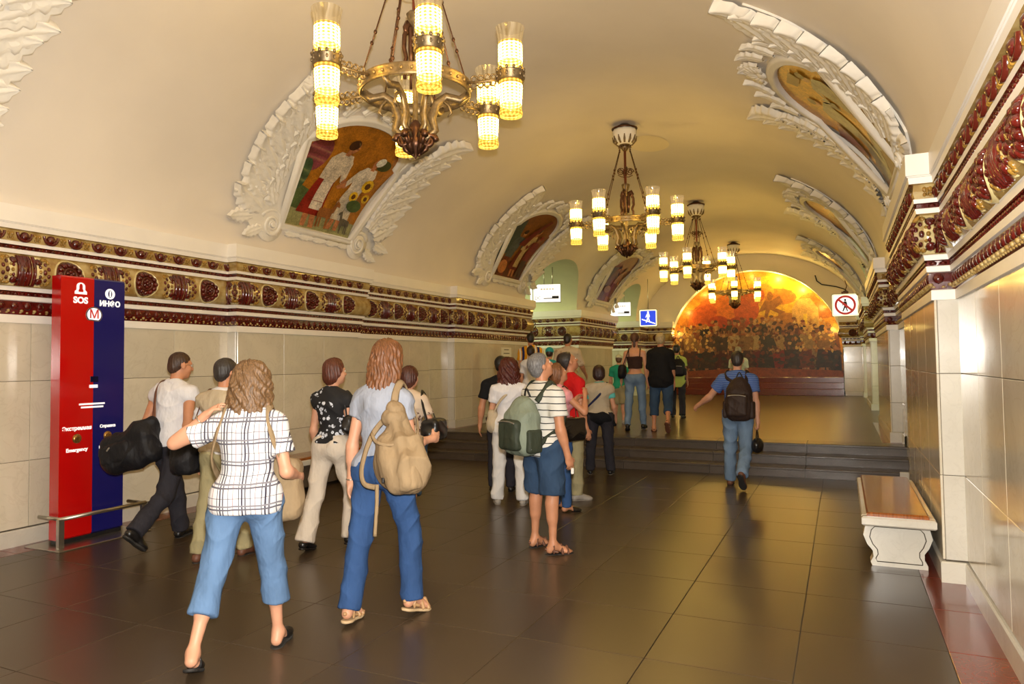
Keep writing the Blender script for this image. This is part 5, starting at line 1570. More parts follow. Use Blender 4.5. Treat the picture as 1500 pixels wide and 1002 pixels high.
    def trousers(s, m, t=1.93, o=0.010, flare=0.0, waist=0.09, name='trousers', fold=0.009, top=True, pockets=False):
        F = Form(s.vx); k = s.k
        up_ = s.T @ np.array([0, 0, 1.0])
        s.torso(F, o*0.6, False, False); F.cut(s.Tp(0, 0, waist), up_)
        for sd in 'LR': s.leg(F, sd, o, t, flare, True)
        tr_ = obj(name, F.mesh(name, m, folds(fold*k, s.seed+5, 17, 22), 1), s.root)
        if pockets:
            for sg in (-1, 1):
                G = Form(s.vx); s.torso(G, o*0.6+0.004, False, False)
                for sd in 'LR': s.leg(G, sd, o+0.004, 0.6)
                G.cut(s.Tp(0, -0.05, 0), (0, 1, 0)); G.cut(s.Tp(0, 0, 0.04), up_); G.cut(s.Tp(0, 0, -0.085), -up_)
                X_ = s.T @ np.array([1.0, 0, 0]); G.cut(s.Tp(sg*0.10+0.052, 0, 0), X_); G.cut(s.Tp(sg*0.10-0.052, 0, 0), -X_)
                obj('back_pocket', G.mesh('back_pocket', m, folds(fold*k, s.seed+5, 17, 22), 1), tr_)
        return tr_
    def shoes(s, m, sole=None, kind='shoe', heel=0.0):
        k = s.k
        for sd in 'LR':
            fw, rt, upv = s.feet[sd]; A = s.J['ank'+sd]; R = np.array([rt, fw, upv])
            sole_z = A-upv*0.085*k
            F = Form(0.0065 if s.vx < 0.011 else 0.010)
            nm = kind if kind in ('shoe', 'sandal', 'mule', 'boot') else 'shoe'
            if kind in ('shoe', 'boot', 'pump'):
                F.cone(A-upv*0.03*k-fw*0.012*k, A-fw*0.034*k-upv*0.052*k, 0.040*k, 0.038*k, 0.02*k)
                F.cone(A+fw*0.03*k-upv*0.04*k, A+fw*0.13*k-upv*0.062*k, 0.040*k, 0.027*k, 0.03*k)
                F.ell(A+fw*0.125*k-upv*0.068*k, np.array([0.044, 0.062, 0.026])*k, R, 0.02*k)
                F.cut(sole_z, -upv)
                if kind == 'pump': F.cut(A-upv*0.035*k, upv)
                else: F.cut(A+upv*(0.02 if kind == 'shoe' else 0.10)*k, upv)
            elif kind == 'mule':
                F.cone(A+fw*0.05*k-upv*0.05*k, A+fw*0.13*k-upv*0.062*k, 0.043*k, 0.030*k, 0.03*k)
                F.ell(A+fw*0.125*k-upv*0.066*k, np.array([0.046, 0.064, 0.028])*k, R, 0.02*k)
                F.cut(sole_z, -upv); F.cut(A+fw*0.055*k, -fw-upv*0.3)
            else:  # sandal: straps over the foot
                for t, r, up0 in ((0.125, 0.046, 0.062), (0.075, 0.044, 0.045)):
                    for side in (-1, 1):
                        F.cone(A+fw*t*k+rt*side*0.040*k-upv*0.074*k, A+fw*(t-0.005)*k-upv*(up0-0.034)*k, 0.013*k, 0.013*k, 0.006*k)
                for side in (-1, 1): F.cone(A+rt*side*0.038*k-upv*0.06*k+fw*0.03*k, A-fw*0.062*k-upv*0.040*k, 0.011*k, 0.011*k, 0.006*k); F.cone(A+rt*side*0.036*k-upv*0.01*k, A-fw*0.034*k-upv*0.012*k, 0.008*k, 0.008*k, 0.006*k)
                for side in (-1, 1): F.cone(A+rt*side*0.036*k-upv*0.01*k, A+fw*0.034*k-upv*0.005*k, 0.008*k, 0.008*k, 0.006*k); F.cone(A+rt*side*0.034*k-upv*0.01*k, A+rt*side*0.032*k-upv*0.074*k, 0.007*k, 0.007*k, 0.006*k)
            sh = obj(nm, F.mesh(nm, m, None, 0), s.root)
            S_ = Form(0.0065 if s.vx < 0.011 else 0.010)
            S_.ell(A+fw*0.115*k-upv*0.084*k, np.array([0.047, 0.068, 0.035])*k, R, 0.02*k); S_.ell(A-fw*0.02*k-upv*0.084*k, np.array([0.036, 0.05, 0.035])*k, R, 0.02*k)
            S_.cone(A-fw*0.02*k-upv*0.084*k, A+fw*0.11*k-upv*0.084*k, 0.033*k, 0.038*k, 0.02*k)
            th_ = 0.014
            S_.cut(A-upv*(0.085-0.004)*k, upv); S_.cut(A-upv*(0.085+th_)*k, -upv)
            if heel:
                S_.cone(A-fw*0.045*k-upv*0.09*k, A-fw*0.045*k-upv*(0.09+heel)*k, 0.014*k, 0.006*k, 0.006*k); S_.cuts.pop()
            obj('sole', S_.mesh('sole', sole or MT['black'], None, 0), sh)
    def strap(s, pts, r, m, parent, flat=0.35, name='strap', org=None):
        P = [Vector(p) for p in pts]; out = []
        for i in range(len(P)-1):
            p0, p1, p2, p3 = P[max(i-1, 0)], P[i], P[i+1], P[min(i+2, len(P)-1)]
            for j in range(6):
                t = j/6; out.append(0.5*((2*p1)+(p2-p0)*t+(2*p0-5*p1+4*p2-p3)*t*t+(3*p1-p0-3*p2+p3)*t**3))
        out.append(P[-1])
        c0 = Vector(s.Tp(0,0,0.30)); c0 = c0 - Vector(org) if org is not None else c0
        mb = MB(); mb.tube(out, r, 6, flat=flat, centre=(lambda p: Vector((c0.x*1.0, c0.y, min(p.z, c0.z+0.06)))) if flat < 0.9 else None); return mb.build(name, m, parent)
    def world(s, p):
        return Matrix.Translation(s.root.location) @ Matrix.Rotation(s.root.rotation_euler.z, 4, 'Z') @ Vector(p)
    def bag(s, name, label, cat, base):
        """a carried thing: its own top-level Empty at its base, meshes given in the bearer's frame"""
        b = np.array(base, float)
        e = empty(name, s.world(base), s.root.rotation_euler.z, label=label, cat=cat)
        e['_'] = 0; del e['_']
        return e, b
def shifted(e, b, F, name, m, disp=None, sm=1):
    return obj(name, F.mesh(name, m, disp, sm, None, b), e)
def cloth(name, c, rough=0.85, var=0.05, scale=9, bump=0.8, bscale=11, **kw): return mat(name, srgb(*c), rough, var=var, scale=scale, bump=bump, bscale=bscale, spec=0.25, stretch=(1, 1, 0.45), bdist=0.035, **kw)
def denim(name, c): return mat(name, srgb(*c), 0.85, col2=tuple(x*0.74 for x in srgb(*c)), scale=6, bump=0.8, bscale=10, spec=0.2, stretch=(1, 1, 0.5), bdist=0.035)
def bands(name, base, lines, axis='Z', scale=1.0, rough=0.85):
    """cloth with printed lines; lines: list of (axis, period, width, colour, phase)"""
    m, nt, b = newmat(name); N = nt.nodes.new; L = nt.links.new
    tc = N('ShaderNodeTexCoord'); sp = N('ShaderNodeSeparateXYZ'); L(tc.outputs['Object'], sp.inputs[0])
    nz = N('ShaderNodeTexNoise'); nz.inputs['Scale'].default_value = 5; L(tc.outputs['Object'], nz.inputs['Vector'])
    col = None
    rgb = N('ShaderNodeRGB'); rgb.outputs[0].default_value = (*srgb(*base), 1); col = rgb.outputs[0]
    for ax_n, period, width, c, ph in lines:
        a = N('ShaderNodeMath'); a.operation = 'MULTIPLY_ADD'; L(nz.outputs['Fac'], a.inputs[0]); a.inputs[1].default_value = 0.03; L(sp.outputs['XYZ'.index(ax_n)], a.inputs[2])
        d = N('ShaderNodeMath'); d.operation = 'ADD'; d.inputs[1].default_value = ph + 50*period; L(a.outputs[0], d.inputs[0])
        md = N('ShaderNodeMath'); md.operation = 'MODULO'; md.inputs[1].default_value = period; L(d.outputs[0], md.inputs[0])
        lt = N('ShaderNodeMath'); lt.operation = 'LESS_THAN'; lt.inputs[1].default_value = width; L(md.outputs[0], lt.inputs[0])
        mx = N('ShaderNodeMix'); mx.data_type = 'RGBA'; L(lt.outputs[0], mx.inputs[0]); L(col, mx.inputs[6]); mx.inputs[7].default_value = (*srgb(*c), 1); col = mx.outputs[2]
    L(col, b.inputs['Base Color']); b.inputs['Roughness'].default_value = rough; b.inputs['Specular IOR Level'].default_value = 0.25
    return m
# ------------------------------------------------------------------ bags and packs
ZIP = mat('zip_metal', srgb(170, 166, 158), 0.35, metal=0.8)
REFL = mat('reflective_tape', srgb(240, 240, 246), 0.3, emit=((1, 1, 1), 0.3))  # shine thrown back by the tape is put in as a weak glow
def backpack(p, label, m, m2, c, half, both=True, sd='R', pocket=True, tape=False, side=None):
    """pack on the back; c = middle in torso coordinates"""
    k = p.k; e, b = p.bag('backpack', label, 'backpack', p.Tp(c[0], c[1], c[2]-half[2]))
    R = p.T.T; F = Form(0.010)
    F.box(p.Tp(c[0], c[1], c[2]-half[2]*0.22), np.array([half[0], half[1], half[2]*0.78])*k, 0.085*k, R, 0.03); F.ell(p.Tp(c[0], c[1]-0.01, c[2]-half[2]*0.35), np.array([half[0]*1.08, half[1]*1.2, half[2]*0.62])*k, R, 0.05); F.ell(p.Tp(c[0], c[1]+half[1]*0.2, c[2]+half[2]*0.45), np.array([half[0]*0.82, half[1]*0.8, half[2]*0.55])*k, R, 0.06)
    body_ = shifted(e, b, F, 'pack_body', m, folds(0.005, p.seed+3, 20, 24))
    if pocket:
        F = Form(0.009); F.box(p.Tp(c[0], c[1]-half[1]*0.95, c[2]-half[2]*0.30), np.array([half[0]*0.78, half[1]*0.55, half[2]*0.52])*k, 0.04*k, R, 0.02)
        o = shifted(e, b, F, 'front_pocket', m2, folds(0.004, p.seed+4))
        p.strap([Vector(p.Tp(c[0]+half[0]*0.7*t, c[1]-half[1]*1.50, c[2]+half[2]*(0.16-0.05*t*t)))-Vector(b) for t in (-1, -0.4, 0.4, 1)], 0.006, ZIP, o, 0.6, 'zip')
    mb = []
    for t in (-1, 1):
        F = Form(0.010); F.box(p.Tp(c[0]+t*half[0]*1.02, c[1], c[2]-half[2]*0.5), np.array([0.03, half[1]*0.7, half[2]*0.4])*k, 0.025*k, R, 0.02); shifted(e, b, F, 'side_pocket', m2)
    p.strap([Vector(p.Tp(c[0]-0.04, c[1]+half[1]*0.6, c[2]+half[2]*0.96))-Vector(b), Vector(p.Tp(c[0], c[1]+half[1]*0.5, c[2]+half[2]+0.06))-Vector(b), Vector(p.Tp(c[0]+0.04, c[1]+half[1]*0.6, c[2]+half[2]*0.96))-Vector(b)], 0.009, MT['black'], e, 1, 'carry_loop')
    for sg in ((-1, 1) if both else ((1,) if sd == 'R' else (-1,))):
        a = p.shw*0.72*sg
        pts = [p.Tp(c[0]+sg*half[0]*0.5, c[1]+half[1]*0.9, c[2]+half[2]*0.8), p.Tp(a, -0.085, 0.46), p.Tp(a, -0.01, 0.535), p.Tp(a, 0.085, 0.44), p.Tp(a*1.12, 0.125, 0.30), p.Tp(a*1.3, 0.07, 0.16), p.Tp(c[0]+sg*half[0]*0.9, c[1]+half[1]*0.7, c[2]-half[2]*0.6)]
        p.strap([Vector(q)-Vector(b) for q in pts], 0.026*k, m2, e, 0.28, 'shoulder_strap', org=b)
    if tape:
        q = [p.Tp(c[0]+half[0]*1.12, c[1]-half[1]*0.5, c[2]-half[2]*0.25), p.Tp(c[0]+half[0]*1.16, c[1]-half[1]*0.5, c[2]-half[2]*0.75)]
        p.strap([Vector(v)-Vector(b) for v in q], 0.013, REFL, e, 0.4, 'reflective_strip')
    return e, b
def satchel(p, name, label, m, c, half, strap_pts=None, sm=None, rot=0, r=0.05, sag=1.0, sr=0.014, flap=None):
    """bag hung at the side; c = middle in torso coordinates; strap through points in torso coordinates"""
    k = p.k; e, b = p.bag(name, label, 'bag', p.Tp(c[0], c[1], c[2]-half[2]))
    R = (p.T @ rotm('Z', rot)).T; F = Form(0.009)
    F.box(p.Tp(*c), np.array(half)*k, r*k, R, 0.03); F.ell(p.Tp(c[0], c[1], c[2]-half[2]*0.3), np.array([half[0]*1.06, half[1]*1.25, half[2]*0.72*sag])*k, R, 0.04)
    shifted(e, b, F, 'bag_body', m, folds(0.006, p.seed+9, 22, 26))
    if flap is not None:
        F = Form(0.009); F.box(p.Tp(c[0], c[1], c[2]+half[2]*0.45), np.array([half[0]*1.04, half[1]*1.12, half[2]*0.5])*k, r*0.7*k, R, 0.02); shifted(e, b, F, 'flap', flap)
    if strap_pts: p.strap([Vector(p.Tp(*q))-Vector(b) for q in strap_pts], sr, sm or m, e, 0.35, org=b)
    return e, b

# cloths
for m_ in (G_MID, G_RIM, LIT_W, LIT_Y, LIT_B, RED_I, WHITE_L, REFL): m_.cycles.emission_sampling = 'NONE'
PLAID = bands('plaid_cloth', (220,219,220), [('X',.118,.003,(170,110,110),.02),('Z',.118,.0035,(120,115,122),.03),('X',.118,.0035,(90,88,98),.045),('X',.118,.008,(104,102,112),.075),('X',.118,.008,(66,62,76),.092),('X',.118,.004,(52,48,62),.107),
    ('Z',.118,.009,(128,126,134),.075),('Z',.118,.009,(100,98,108),.094)])
STRIPE_W = bands('white_black_stripe', (212,210,202), [('Z',.056,.008,(34,34,42),0)])
STRIPE_B = bands('blue_fine_stripe', (64,92,156), [('Z',.024,.006,(120,140,180),0)])
def floral(name, base, spot, scale=26, th=0.5):
    m, nt, b = newmat(name); N = nt.nodes.new; L = nt.links.new
    tc = N('ShaderNodeTexCoord'); vo = N('ShaderNodeTexVoronoi'); vo.inputs['Scale'].default_value = scale; L(tc.outputs['Object'], vo.inputs['Vector'])
    n = N('ShaderNodeTexNoise'); n.inputs['Scale'].default_value = 5.5; L(tc.outputs['Object'], n.inputs['Vector'])
    n2 = N('ShaderNodeTexNoise'); n2.inputs['Scale'].default_value = 70; L(tc.outputs['Object'], n2.inputs['Vector'])
    a = N('ShaderNodeMath'); a.operation = 'LESS_THAN'; a.inputs[1].default_value = 0.42; L(vo.outputs['Distance'], a.inputs[0])
    c = N('ShaderNodeMath'); c.operation = 'GREATER_THAN'; c.inputs[1].default_value = th; L(n.outputs['Fac'], c.inputs[0])
    d = N('ShaderNodeMath'); d.operation = 'GREATER_THAN'; d.inputs[1].default_value = 0.42; L(n2.outputs['Fac'], d.inputs[0])
    mu = N('ShaderNodeMath'); mu.operation = 'MULTIPLY'; L(a.outputs[0], mu.inputs[0]); L(c.outputs[0], mu.inputs[1])
    mu2 = N('ShaderNodeMath'); mu2.operation = 'MULTIPLY'; L(mu.outputs[0], mu2.inputs[0]); L(d.outputs[0], mu2.inputs[1])
    mx = N('ShaderNodeMix'); mx.data_type = 'RGBA'; L(mu2.outputs[0], mx.inputs[0]); mx.inputs[6].default_value = (*srgb(*base), 1); mx.inputs[7].default_value = (*srgb(*spot), 1)
    L(mx.outputs[2], b.inputs['Base Color']); b.inputs['Roughness'].default_value = 0.8
    return m
C = dict(
 white=cloth('white_cotton', (218,217,222)), white_l=cloth('white_linen', (214,212,210)), black=cloth('black_cotton', (22,22,25)), charcoal=cloth('charcoal_cloth', (46,44,50)),
 cream=cloth('cream_cloth', (204,191,175)), grey=cloth('grey_marl', (150,155,168)), khaki=cloth('khaki_twill', (158,148,112)), beige=cloth('beige_cloth', (186,170,144)),
 jeans_l=denim('light_denim', (98,128,166)), jeans=denim('mid_denim', (54,84,132)), jeans_d=denim('dark_denim', (54,76,104)), jeans_p=denim('pale_denim', (118,142,170)),
 pink=cloth('pink_cotton', (220,150,156)), red=cloth('red_cotton', (196,24,26)), aqua=cloth('aqua_cotton', (96,186,178)), green=cloth('green_cotton', (40,150,120)), lime=cloth('lime_cotton', (176,190,96)),
 yellow=cloth('yellow_jersey', (226,160,30)), navy=cloth('navy_cloth', (34,38,72)), brown=cloth('dark_brown_cloth', (58,38,32)), teal=cloth('teal_cotton', (50,150,156)), tanbag=cloth('tan_canvas', (146,124,94)),
 blackbag=cloth('black_nylon', (26,25,28), 0.6), greenbag=cloth('grey_green_nylon', (124,134,118), 0.6), darkgreen=cloth('dark_green_nylon', (52,58,46), 0.6), brownbag=cloth('brown_nylon', (52,38,32), 0.6), paleg=cloth('pale_cloth', (206,206,176)))
PATENT = mat('patent_leather', srgb(20,18,18), 0.12, coat=0.8); LEATHER = mat('black_leather', srgb(24,22,22), 0.32); TANL = mat('tan_leather', srgb(178,138,96), 0.45); BROWNL = mat('brown_leather', srgb(104,66,48), 0.5)
RUBBER = mat('dark_rubber', srgb(40,38,36), 0.7); GREYS = mat('grey_trainer', srgb(158,150,140), 0.6); CORK = mat('cork_sole', srgb(196,168,128), 0.7)
WALK1 = dict(legL=(20,2,8), legR=(-18,2,26), footR=36, footL=-4)

# 1 man in white sleeveless shirt with a black holdall
p = Person((-5.62,4.70,0), 4, 1.79, 'man in white sleeveless shirt and dark trousers walking past the help column', dict(legL=(22,3,10), legR=(-20,2,32), footR=42, footL=-6, armL=(-14,10,14), armR=(-12,12,22), yaw=24, lean=5, nod=-4), 'm', 1.0, 'tan', 0.009, 11)
p.body(); p.hair('crop', (74,48,32)); p.shirt(C['white'], 0, -0.04, 0.016, 'sleeveless_shirt', loose=0.012); p.trousers(C['charcoal'], 2.06, 0.016, 0.016); p.shoes(LEATHER, RUBBER)
mb = MB()
for sg in (-1, 1):
    q = [Vector(p.Hp(sg*(.03+.016*math.cos(a)), .092, .006+.014*math.sin(a))) for a in [2*math.pi*i/10 for i in range(11)]]; mb.tube(q, 0.0018, 4)
    mb.tube([p.Hp(sg*.046,.090,.008), p.Hp(sg*.076,.0,.005)], 0.0018, 4)
mb.tube([p.Hp(-.014,.094,.008), p.Hp(.014,.094,.008)], 0.0018, 4); mb.build('glasses', MT['steel'], p.root)
e, b = p.bag('holdall', 'large black holdall slung behind the man in the white sleeveless shirt', 'bag', p.Tp(-0.12,-0.26,-0.27))
R = (p.T@rotm('Z',10)@rotm('Y',-16)).T; F = Form(0.009)
F.box(p.Tp(-0.15,-0.27,-0.06), (0.25,0.10,0.16), 0.07, R, 0.04); F.ell(p.Tp(-0.17,-0.28,-0.11), (0.27,0.135,0.15), R, 0.05); F.cone(p.Tp(-0.05,-0.25,0.10), p.Tp(0.0,-0.22,0.17), 0.11, 0.05, 0.08)
shifted(e, b, F, 'bag_body', C['blackbag'], folds(0.012, 6, 16, 22))
F = Form(0.009); F.box(p.Tp(-0.2,-0.37,-0.10), (0.15,0.05,0.09), 0.035, R, 0.03); shifted(e, b, F, 'front_pocket', C['blackbag'], folds(0.006, 8))
p.strap([Vector(p.Tp(*q))-Vector(b) for q in [(0.02,-0.22,0.17),(-0.06,-0.15,0.36),(-0.12,-0.08,0.47),(-0.13,0.0,0.525),(-0.15,0.10,0.38),(-0.24,0.04,0.16),(-0.34,-0.2,0.04)]], 0.026, BROWNL, e, 0.28, 'shoulder_strap', org=b)
p.strap([Vector(p.Tp(*q))-Vector(b) for q in [(-0.22,-0.43,-0.05),(-0.24,-0.435,-0.08)]], 0.012, ZIP, e, 0.4, 'buckle')
# 2 man in beige behind the plaid shirt
p = Person((-4.80,4.55,0), 10, 1.69, 'grey-haired man in beige, mostly hidden behind the plaid shirt', dict(legL=(-8,3,6), legR=(14,2,10), armL=(-6,12,16), armR=(8,10,30), yaw=22), 'm', 1.02, 'tan', 0.011, 12)
p.body(); p.hair('short', (62,54,50)); p.shirt(C['white'], 0.6, -0.02, 0.012, 'shirt'); p.shirt(C['beige'], 0, 0.0, 0.022, 'waistcoat', neck=0.52); p.trousers(C['khaki'], 2.06, 0.016, 0.012); p.shoes(BROWNL, RUBBER)
satchel(p, 'shoulder_bag', 'black shoulder bag at the hip of the man in beige', C['blackbag'], (-0.30,-0.06,-0.02), (0.10,0.14,0.17), [(-0.27,-0.1,0.12),(-0.16,-0.08,0.42),(-0.14,0,0.525),(-0.17,0.09,0.40),(-0.28,0.04,0.14)], BROWNL)
# 3 woman in plaid
p = Person((-3.07,3.08,0), 30, 1.64, 'woman in black and white plaid shirt and pale blue cropped jeans', dict(legL=(-17,8,10), legR=(12,4,6), footL=22, footR=-4, elbowL=(-0.42,0.0,0.32), wristL=(-0.14,-0.07,0.56), armR=(-4,14,84), lean=5, yaw=0, nod=-4, twist=0), 'f', 1.06, 'light', 0.008, 13)
p.body(feet=True); p.hair('wavy', (132,98,64)); p.shirt(PLAID, 0.62, -0.09, 0.016, 'plaid_shirt', flare=0.022, fold=0.003); p.trousers(C['jeans_l'], 1.52, 0.012, 0.018, 0.05, pockets=True); p.shoes(LEATHER, RUBBER, 'mule')
mb = MB(); d = (p.J['wrL']-p.J['elL']); d = d/np.linalg.norm(d)
q0 = p.J['wrL']-d*0.03; R_ = Vector(d).to_track_quat('Z','Y').to_matrix()
mb.tube([Vector(q0)+R_@Vector((0.029*math.cos(a),0.029*math.sin(a),0)) for a in [2*math.pi*i/14 for i in range(15)]], 0.004, 5); mb.build('bracelet', MT['steel'], p.root)
e, b = satchel(p, 'canvas_bag', 'beige canvas bag worn at the front of the woman in plaid', C['tanbag'], (0.10,0.24,0.02), (0.17,0.08,0.19), None, None, 0)
for sg in (-1, 1): p.strap([Vector(p.Tp(*q))-Vector(b) for q in [(sg*.16,.20,.16),(sg*.135,.12,.40),(sg*.13,.0,.53),(sg*.135,-.075,.46),(sg*.165,-.09,.34),(sg*.20,-.02,.22),(sg*.20,.14,.1)]], 0.024, C['tanbag'], e, 0.28, 'shoulder_strap', org=b)
# 4 woman with cream trousers
p = Person((-4.15,5.19,0), 2, 1.66, 'woman in black floral sleeveless top and cream flared trousers', dict(legL=(-14,3,4), legR=(20,2,24), footL=12, footR=10, armL=(-2,10,26), armR=(0,10,60), yaw=26), 'f', 1.0, 'light', 0.009, 14)
p.body(); p.hair('bob', (104,52,34)); p.shirt(floral('black_floral', (20,19,22), (206,210,220), 24, 0.50), 0, 0.03, 0.010, 'floral_top'); p.trousers(C['cream'], 2.06, 0.014, 0.034, 0.10); p.shoes(LEATHER, LEATHER, 'pump', 0.0)
satchel(p, 'handbag', 'black handbag under the arm of the woman in the floral top', LEATHER, (0.22,0.02,0.20), (0.05,0.13,0.09), [(0.2,-0.06,0.26),(0.17,-0.05,0.44),(0.16,0.02,0.50),(0.19,0.08,0.40),(0.21,0.07,0.27)], LEATHER, sr=0.010)
# 5 woman in grey tee with tan backpack
p = Person((-2.71,3.88,0), 2, 1.75, 'woman in grey tee and blue jeans with long auburn hair', dict(legL=(-9,3,5), legR=(20,4,22), footR=14, footL=6, toeL=12, toeR=14, armL=(-6,9,10), armR=(12,6,84), lean=3, yaw=4, nod=-6), 'f', 0.98, 'light', 0.008, 15)
p.body(feet=True); p.hair('long', (134,84,48)); p.shirt(C['grey'], 0.40, 0.0, 0.010, 'grey_tee', flare=0.010); p.trousers(C['jeans'], 2.06, 0.010, 0.020, 0.07, pockets=True); p.shoes(TANL, CORK, 'sandal')
mb = MB(); d = (p.J['wrL']-p.J['elL']); d = d/np.linalg.norm(d); q0 = p.J['wrL']-d*0.02; R_ = Vector(d).to_track_quat('Z','Y').to_matrix()
mb.tube([Vector(q0)+R_@Vector((0.029*math.cos(a),0.029*math.sin(a),0)) for a in [2*math.pi*i/14 for i in range(15)]], 0.005, 5); mb.build('wristwatch', MT['steel'], p.root)
e, b = p.bag('backpack', 'tan canvas backpack hanging from the right shoulder of the woman in grey', 'backpack', p.Tp(0.24,-0.20,-0.10))
F = Form(0.009); R = (p.T@rotm('Z',-14)@rotm('Y',-12)).T
F.ell(p.Tp(0.24,-0.18,0.05), (0.20,0.11,0.17), R, 0.05); F.cone(p.Tp(0.24,-0.17,0.08), p.Tp(0.17,-0.12,0.34), 0.13, 0.055, 0.06); F.box(p.Tp(0.31,-0.22,0.0), (0.10,0.09,0.11), 0.05, R, 0.04)
shifted(e, b, F, 'pack_body', C['tanbag'], folds(0.020, 4, 9, 46))
F = Form(0.009); F.box(p.Tp(0.36,-0.25,-0.02), (0.06,0.05,0.08), 0.03, R, 0.02); shifted(e, b, F, 'front_pocket', C['tanbag'])
F = Form(0.009); F.ell(p.Tp(0.17,-0.135,0.31), (0.085,0.08,0.06), R, 0.03); shifted(e, b, F, 'lid', C['tanbag'], folds(0.006, 2))
p.strap([Vector(p.Tp(*q))-Vector(b) for q in [(.16,-.13,.33),(.15,-.09,.46),(.145,-.005,.53),(.15,.09,.42),(.19,.11,.28),(.26,.0,.16)]], 0.026, C['tanbag'], e, 0.28, 'shoulder_strap', org=b)
p.strap([Vector(p.Tp(*q))-Vector(b) for q in [(.13,-.15,.32),(.03,-.16,.20),(-.01,-.20,.02),(.02,-.22,-.08),(.10,-.22,-.10)]], 0.018, C['tanbag'], e, 0.3, 'loose_strap', org=b)
p.strap([Vector(p.Tp(*q))-Vector(b) for q in [(.08,-.245,.22),(.16,-.30,.17),(.26,-.285,.16),(.33,-.22,.2)]], 0.011, C['tanbag'], e, 0.3, 'drawstring', org=b)
for q in ((.345,-.315,.02),(.21,-.305,-.03)): p.strap([Vector(p.Tp(*q))-Vector(b), Vector(p.Tp(q[0],q[1],q[2]-.03))-Vector(b)], 0.010, MT['black'], e, 0.9, 'buckle')
p.strap([Vector(p.Tp(*q))-Vector(b) for q in [(.12,-.23,-.08),(.125,-.235,-.2),(.12,-.24,-.38)]], 0.012, C['tanbag'], e, 0.3, 'strap_end', org=b)
# 6 woman ahead with black bag
p = Person((-4.02,6.24,0), 8, 1.60, 'woman in printed top and cropped jeans ahead of the tan backpack', dict(legL=(14,3,6), legR=(-16,3,22), footR=34, armL=(0,10,20), armR=(6,20,74), yaw=18), 'f', 1.12, 'light', 0.011, 16)
p.body(feet=True); p.hair('bob', (92,48,36)); p.shirt(floral('cream_print', (206,186,164), (96,64,52), 22, 0.52), 0.55, -0.03, 0.014, 'printed_top'); p.trousers(C['jeans_l'], 1.35, 0.014, 0.012, 0.06); p.shoes(LEATHER, RUBBER, 'sandal')
satchel(p, 'handbag', 'black shoulder bag of the woman in the printed top', LEATHER, (0.30,0.0,0.12), (0.10,0.16,0.11), [(0.26,-0.10,0.20),(0.20,-0.08,0.40),(0.17,0.0,0.53),(0.20,0.1,0.40),(0.28,0.1,0.2)], LEATHER, sr=0.018)
# 7 man in black tee
p = Person((-3.95,8.30,0), 22, 1.70, 'dark-haired man in black tee standing behind the red-haired woman', dict(armL=(0,14,6), armR=(0,10,10)), 'm', 1.0, 'tan', 0.013, 17)
p.body(); p.hair('short', (26,22,20)); p.shirt(C['black'], 0.6, -0.06, 0.016, 'black_tee'); p.trousers(C['charcoal'], 2.06, 0.014, 0.012); p.shoes(LEATHER, RUBBER)
# 8 red-haired woman in white
p = Person((-3.51,7.59,0), 22, 1.66, 'woman in white tee and white trousers with long dark red hair', dict(legL=(2,4,2), legR=(-2,4,2), armL=(4,12,46), armR=(2,8,20), yaw=6), 'f', 1.06, 'fair', 0.010, 18)
p.body(); p.hair('wavy', (92,34,22)); p.shirt(C['white'], 0.5, 0.02, 0.012, 'white_tee'); p.trousers(C['white_l'], 2.06, 0.012, 0.024, 0.08); p.shoes(GREYS, GREYS)
satchel(p, 'shoulder_bag', 'pale beige shoulder bag of the red-haired woman in white', C['beige'], (-0.20,0.05,0.06), (0.06,0.13,0.13), [(-0.19,-0.06,0.14),(-0.10,-0.115,0.30),(0.04,-0.105,0.44),(0.09,0,0.53),(0.02,0.10,0.40)], C['beige'], sr=0.018)
# 9 man in striped polo
p = Person((-2.37,5.83,0), -30, 1.70, 'grey-haired man in striped polo and denim shorts gazing upwards', dict(legL=(1,4,2), legR=(-1,4,2), armL=(4,8,30), armR=(2,8,14), yaw=16, nod=22, toeR=22, toeL=4), 'm', 1.06, 'tan', 0.009, 19)
p.body(feet=True, curl=(30,50)); p.hair('short', (132,130,130)); p.shirt(STRIPE_W, 0.62, -0.10, 0.016, 'striped_polo', fold=0.003, flare=0.02); p.trousers(C['jeans_d'], 0.95, 0.026, 0.022, 0.05, 'shorts'); p.shoes(BROWNL, RUBBER, 'sandal')
backpack(p, 'grey-green and black backpack on the man in the striped polo', C['greenbag'], C['darkgreen'], (0.0,-0.235,0.17), (0.17,0.11,0.25), tape=True)
mb = MB(); mb.cbox((-0.012,-0.045,-0.03),(0.012,0.045,0.03),0.006); mb.lathe([(0.022,0.012),(0.022,0.022),(0.0,0.022)],12)
cm = empty('pocket_camera', p.world(p.J['handR']+np.array([0.0,0.03,-0.03])), 0.3, label='small silver camera in the hand of the man in striped polo', cat='camera'); mb.build('camera_body', MT['steel'], cm)
# 10 woman in pink
p = Person((-2.83,7.45,0), -38, 1.60, 'woman in pink top and jeans looking up with raised hand', dict(armL=(30,6,100), elbowR=(0.24,0.14,0.26), wristR=(0.13,0.27,0.44), yaw=14, nod=20), 'f', 0.98, 'tan', 0.010, 20)
p.body(feet=True); p.hair('bob', (142,92,56)); p.shirt(C['pink'], 0, 0.02, 0.010, 'pink_top'); p.trousers(C['jeans'], 2.06, 0.010, 0.008); p.shoes(PATENT, PATENT, 'mule')
satchel(p, 'handbag', 'shiny black patent handbag on the woman in pink', PATENT, (0.23,-0.02,0.04), (0.07,0.19,0.13), [(0.2,-0.1,0.14),(0.14,-0.09,0.38),(0.10,0.0,0.53),(0.13,0.11,0.38),(0.2,0.1,0.15)], PATENT, sr=0.010, r=0.03)
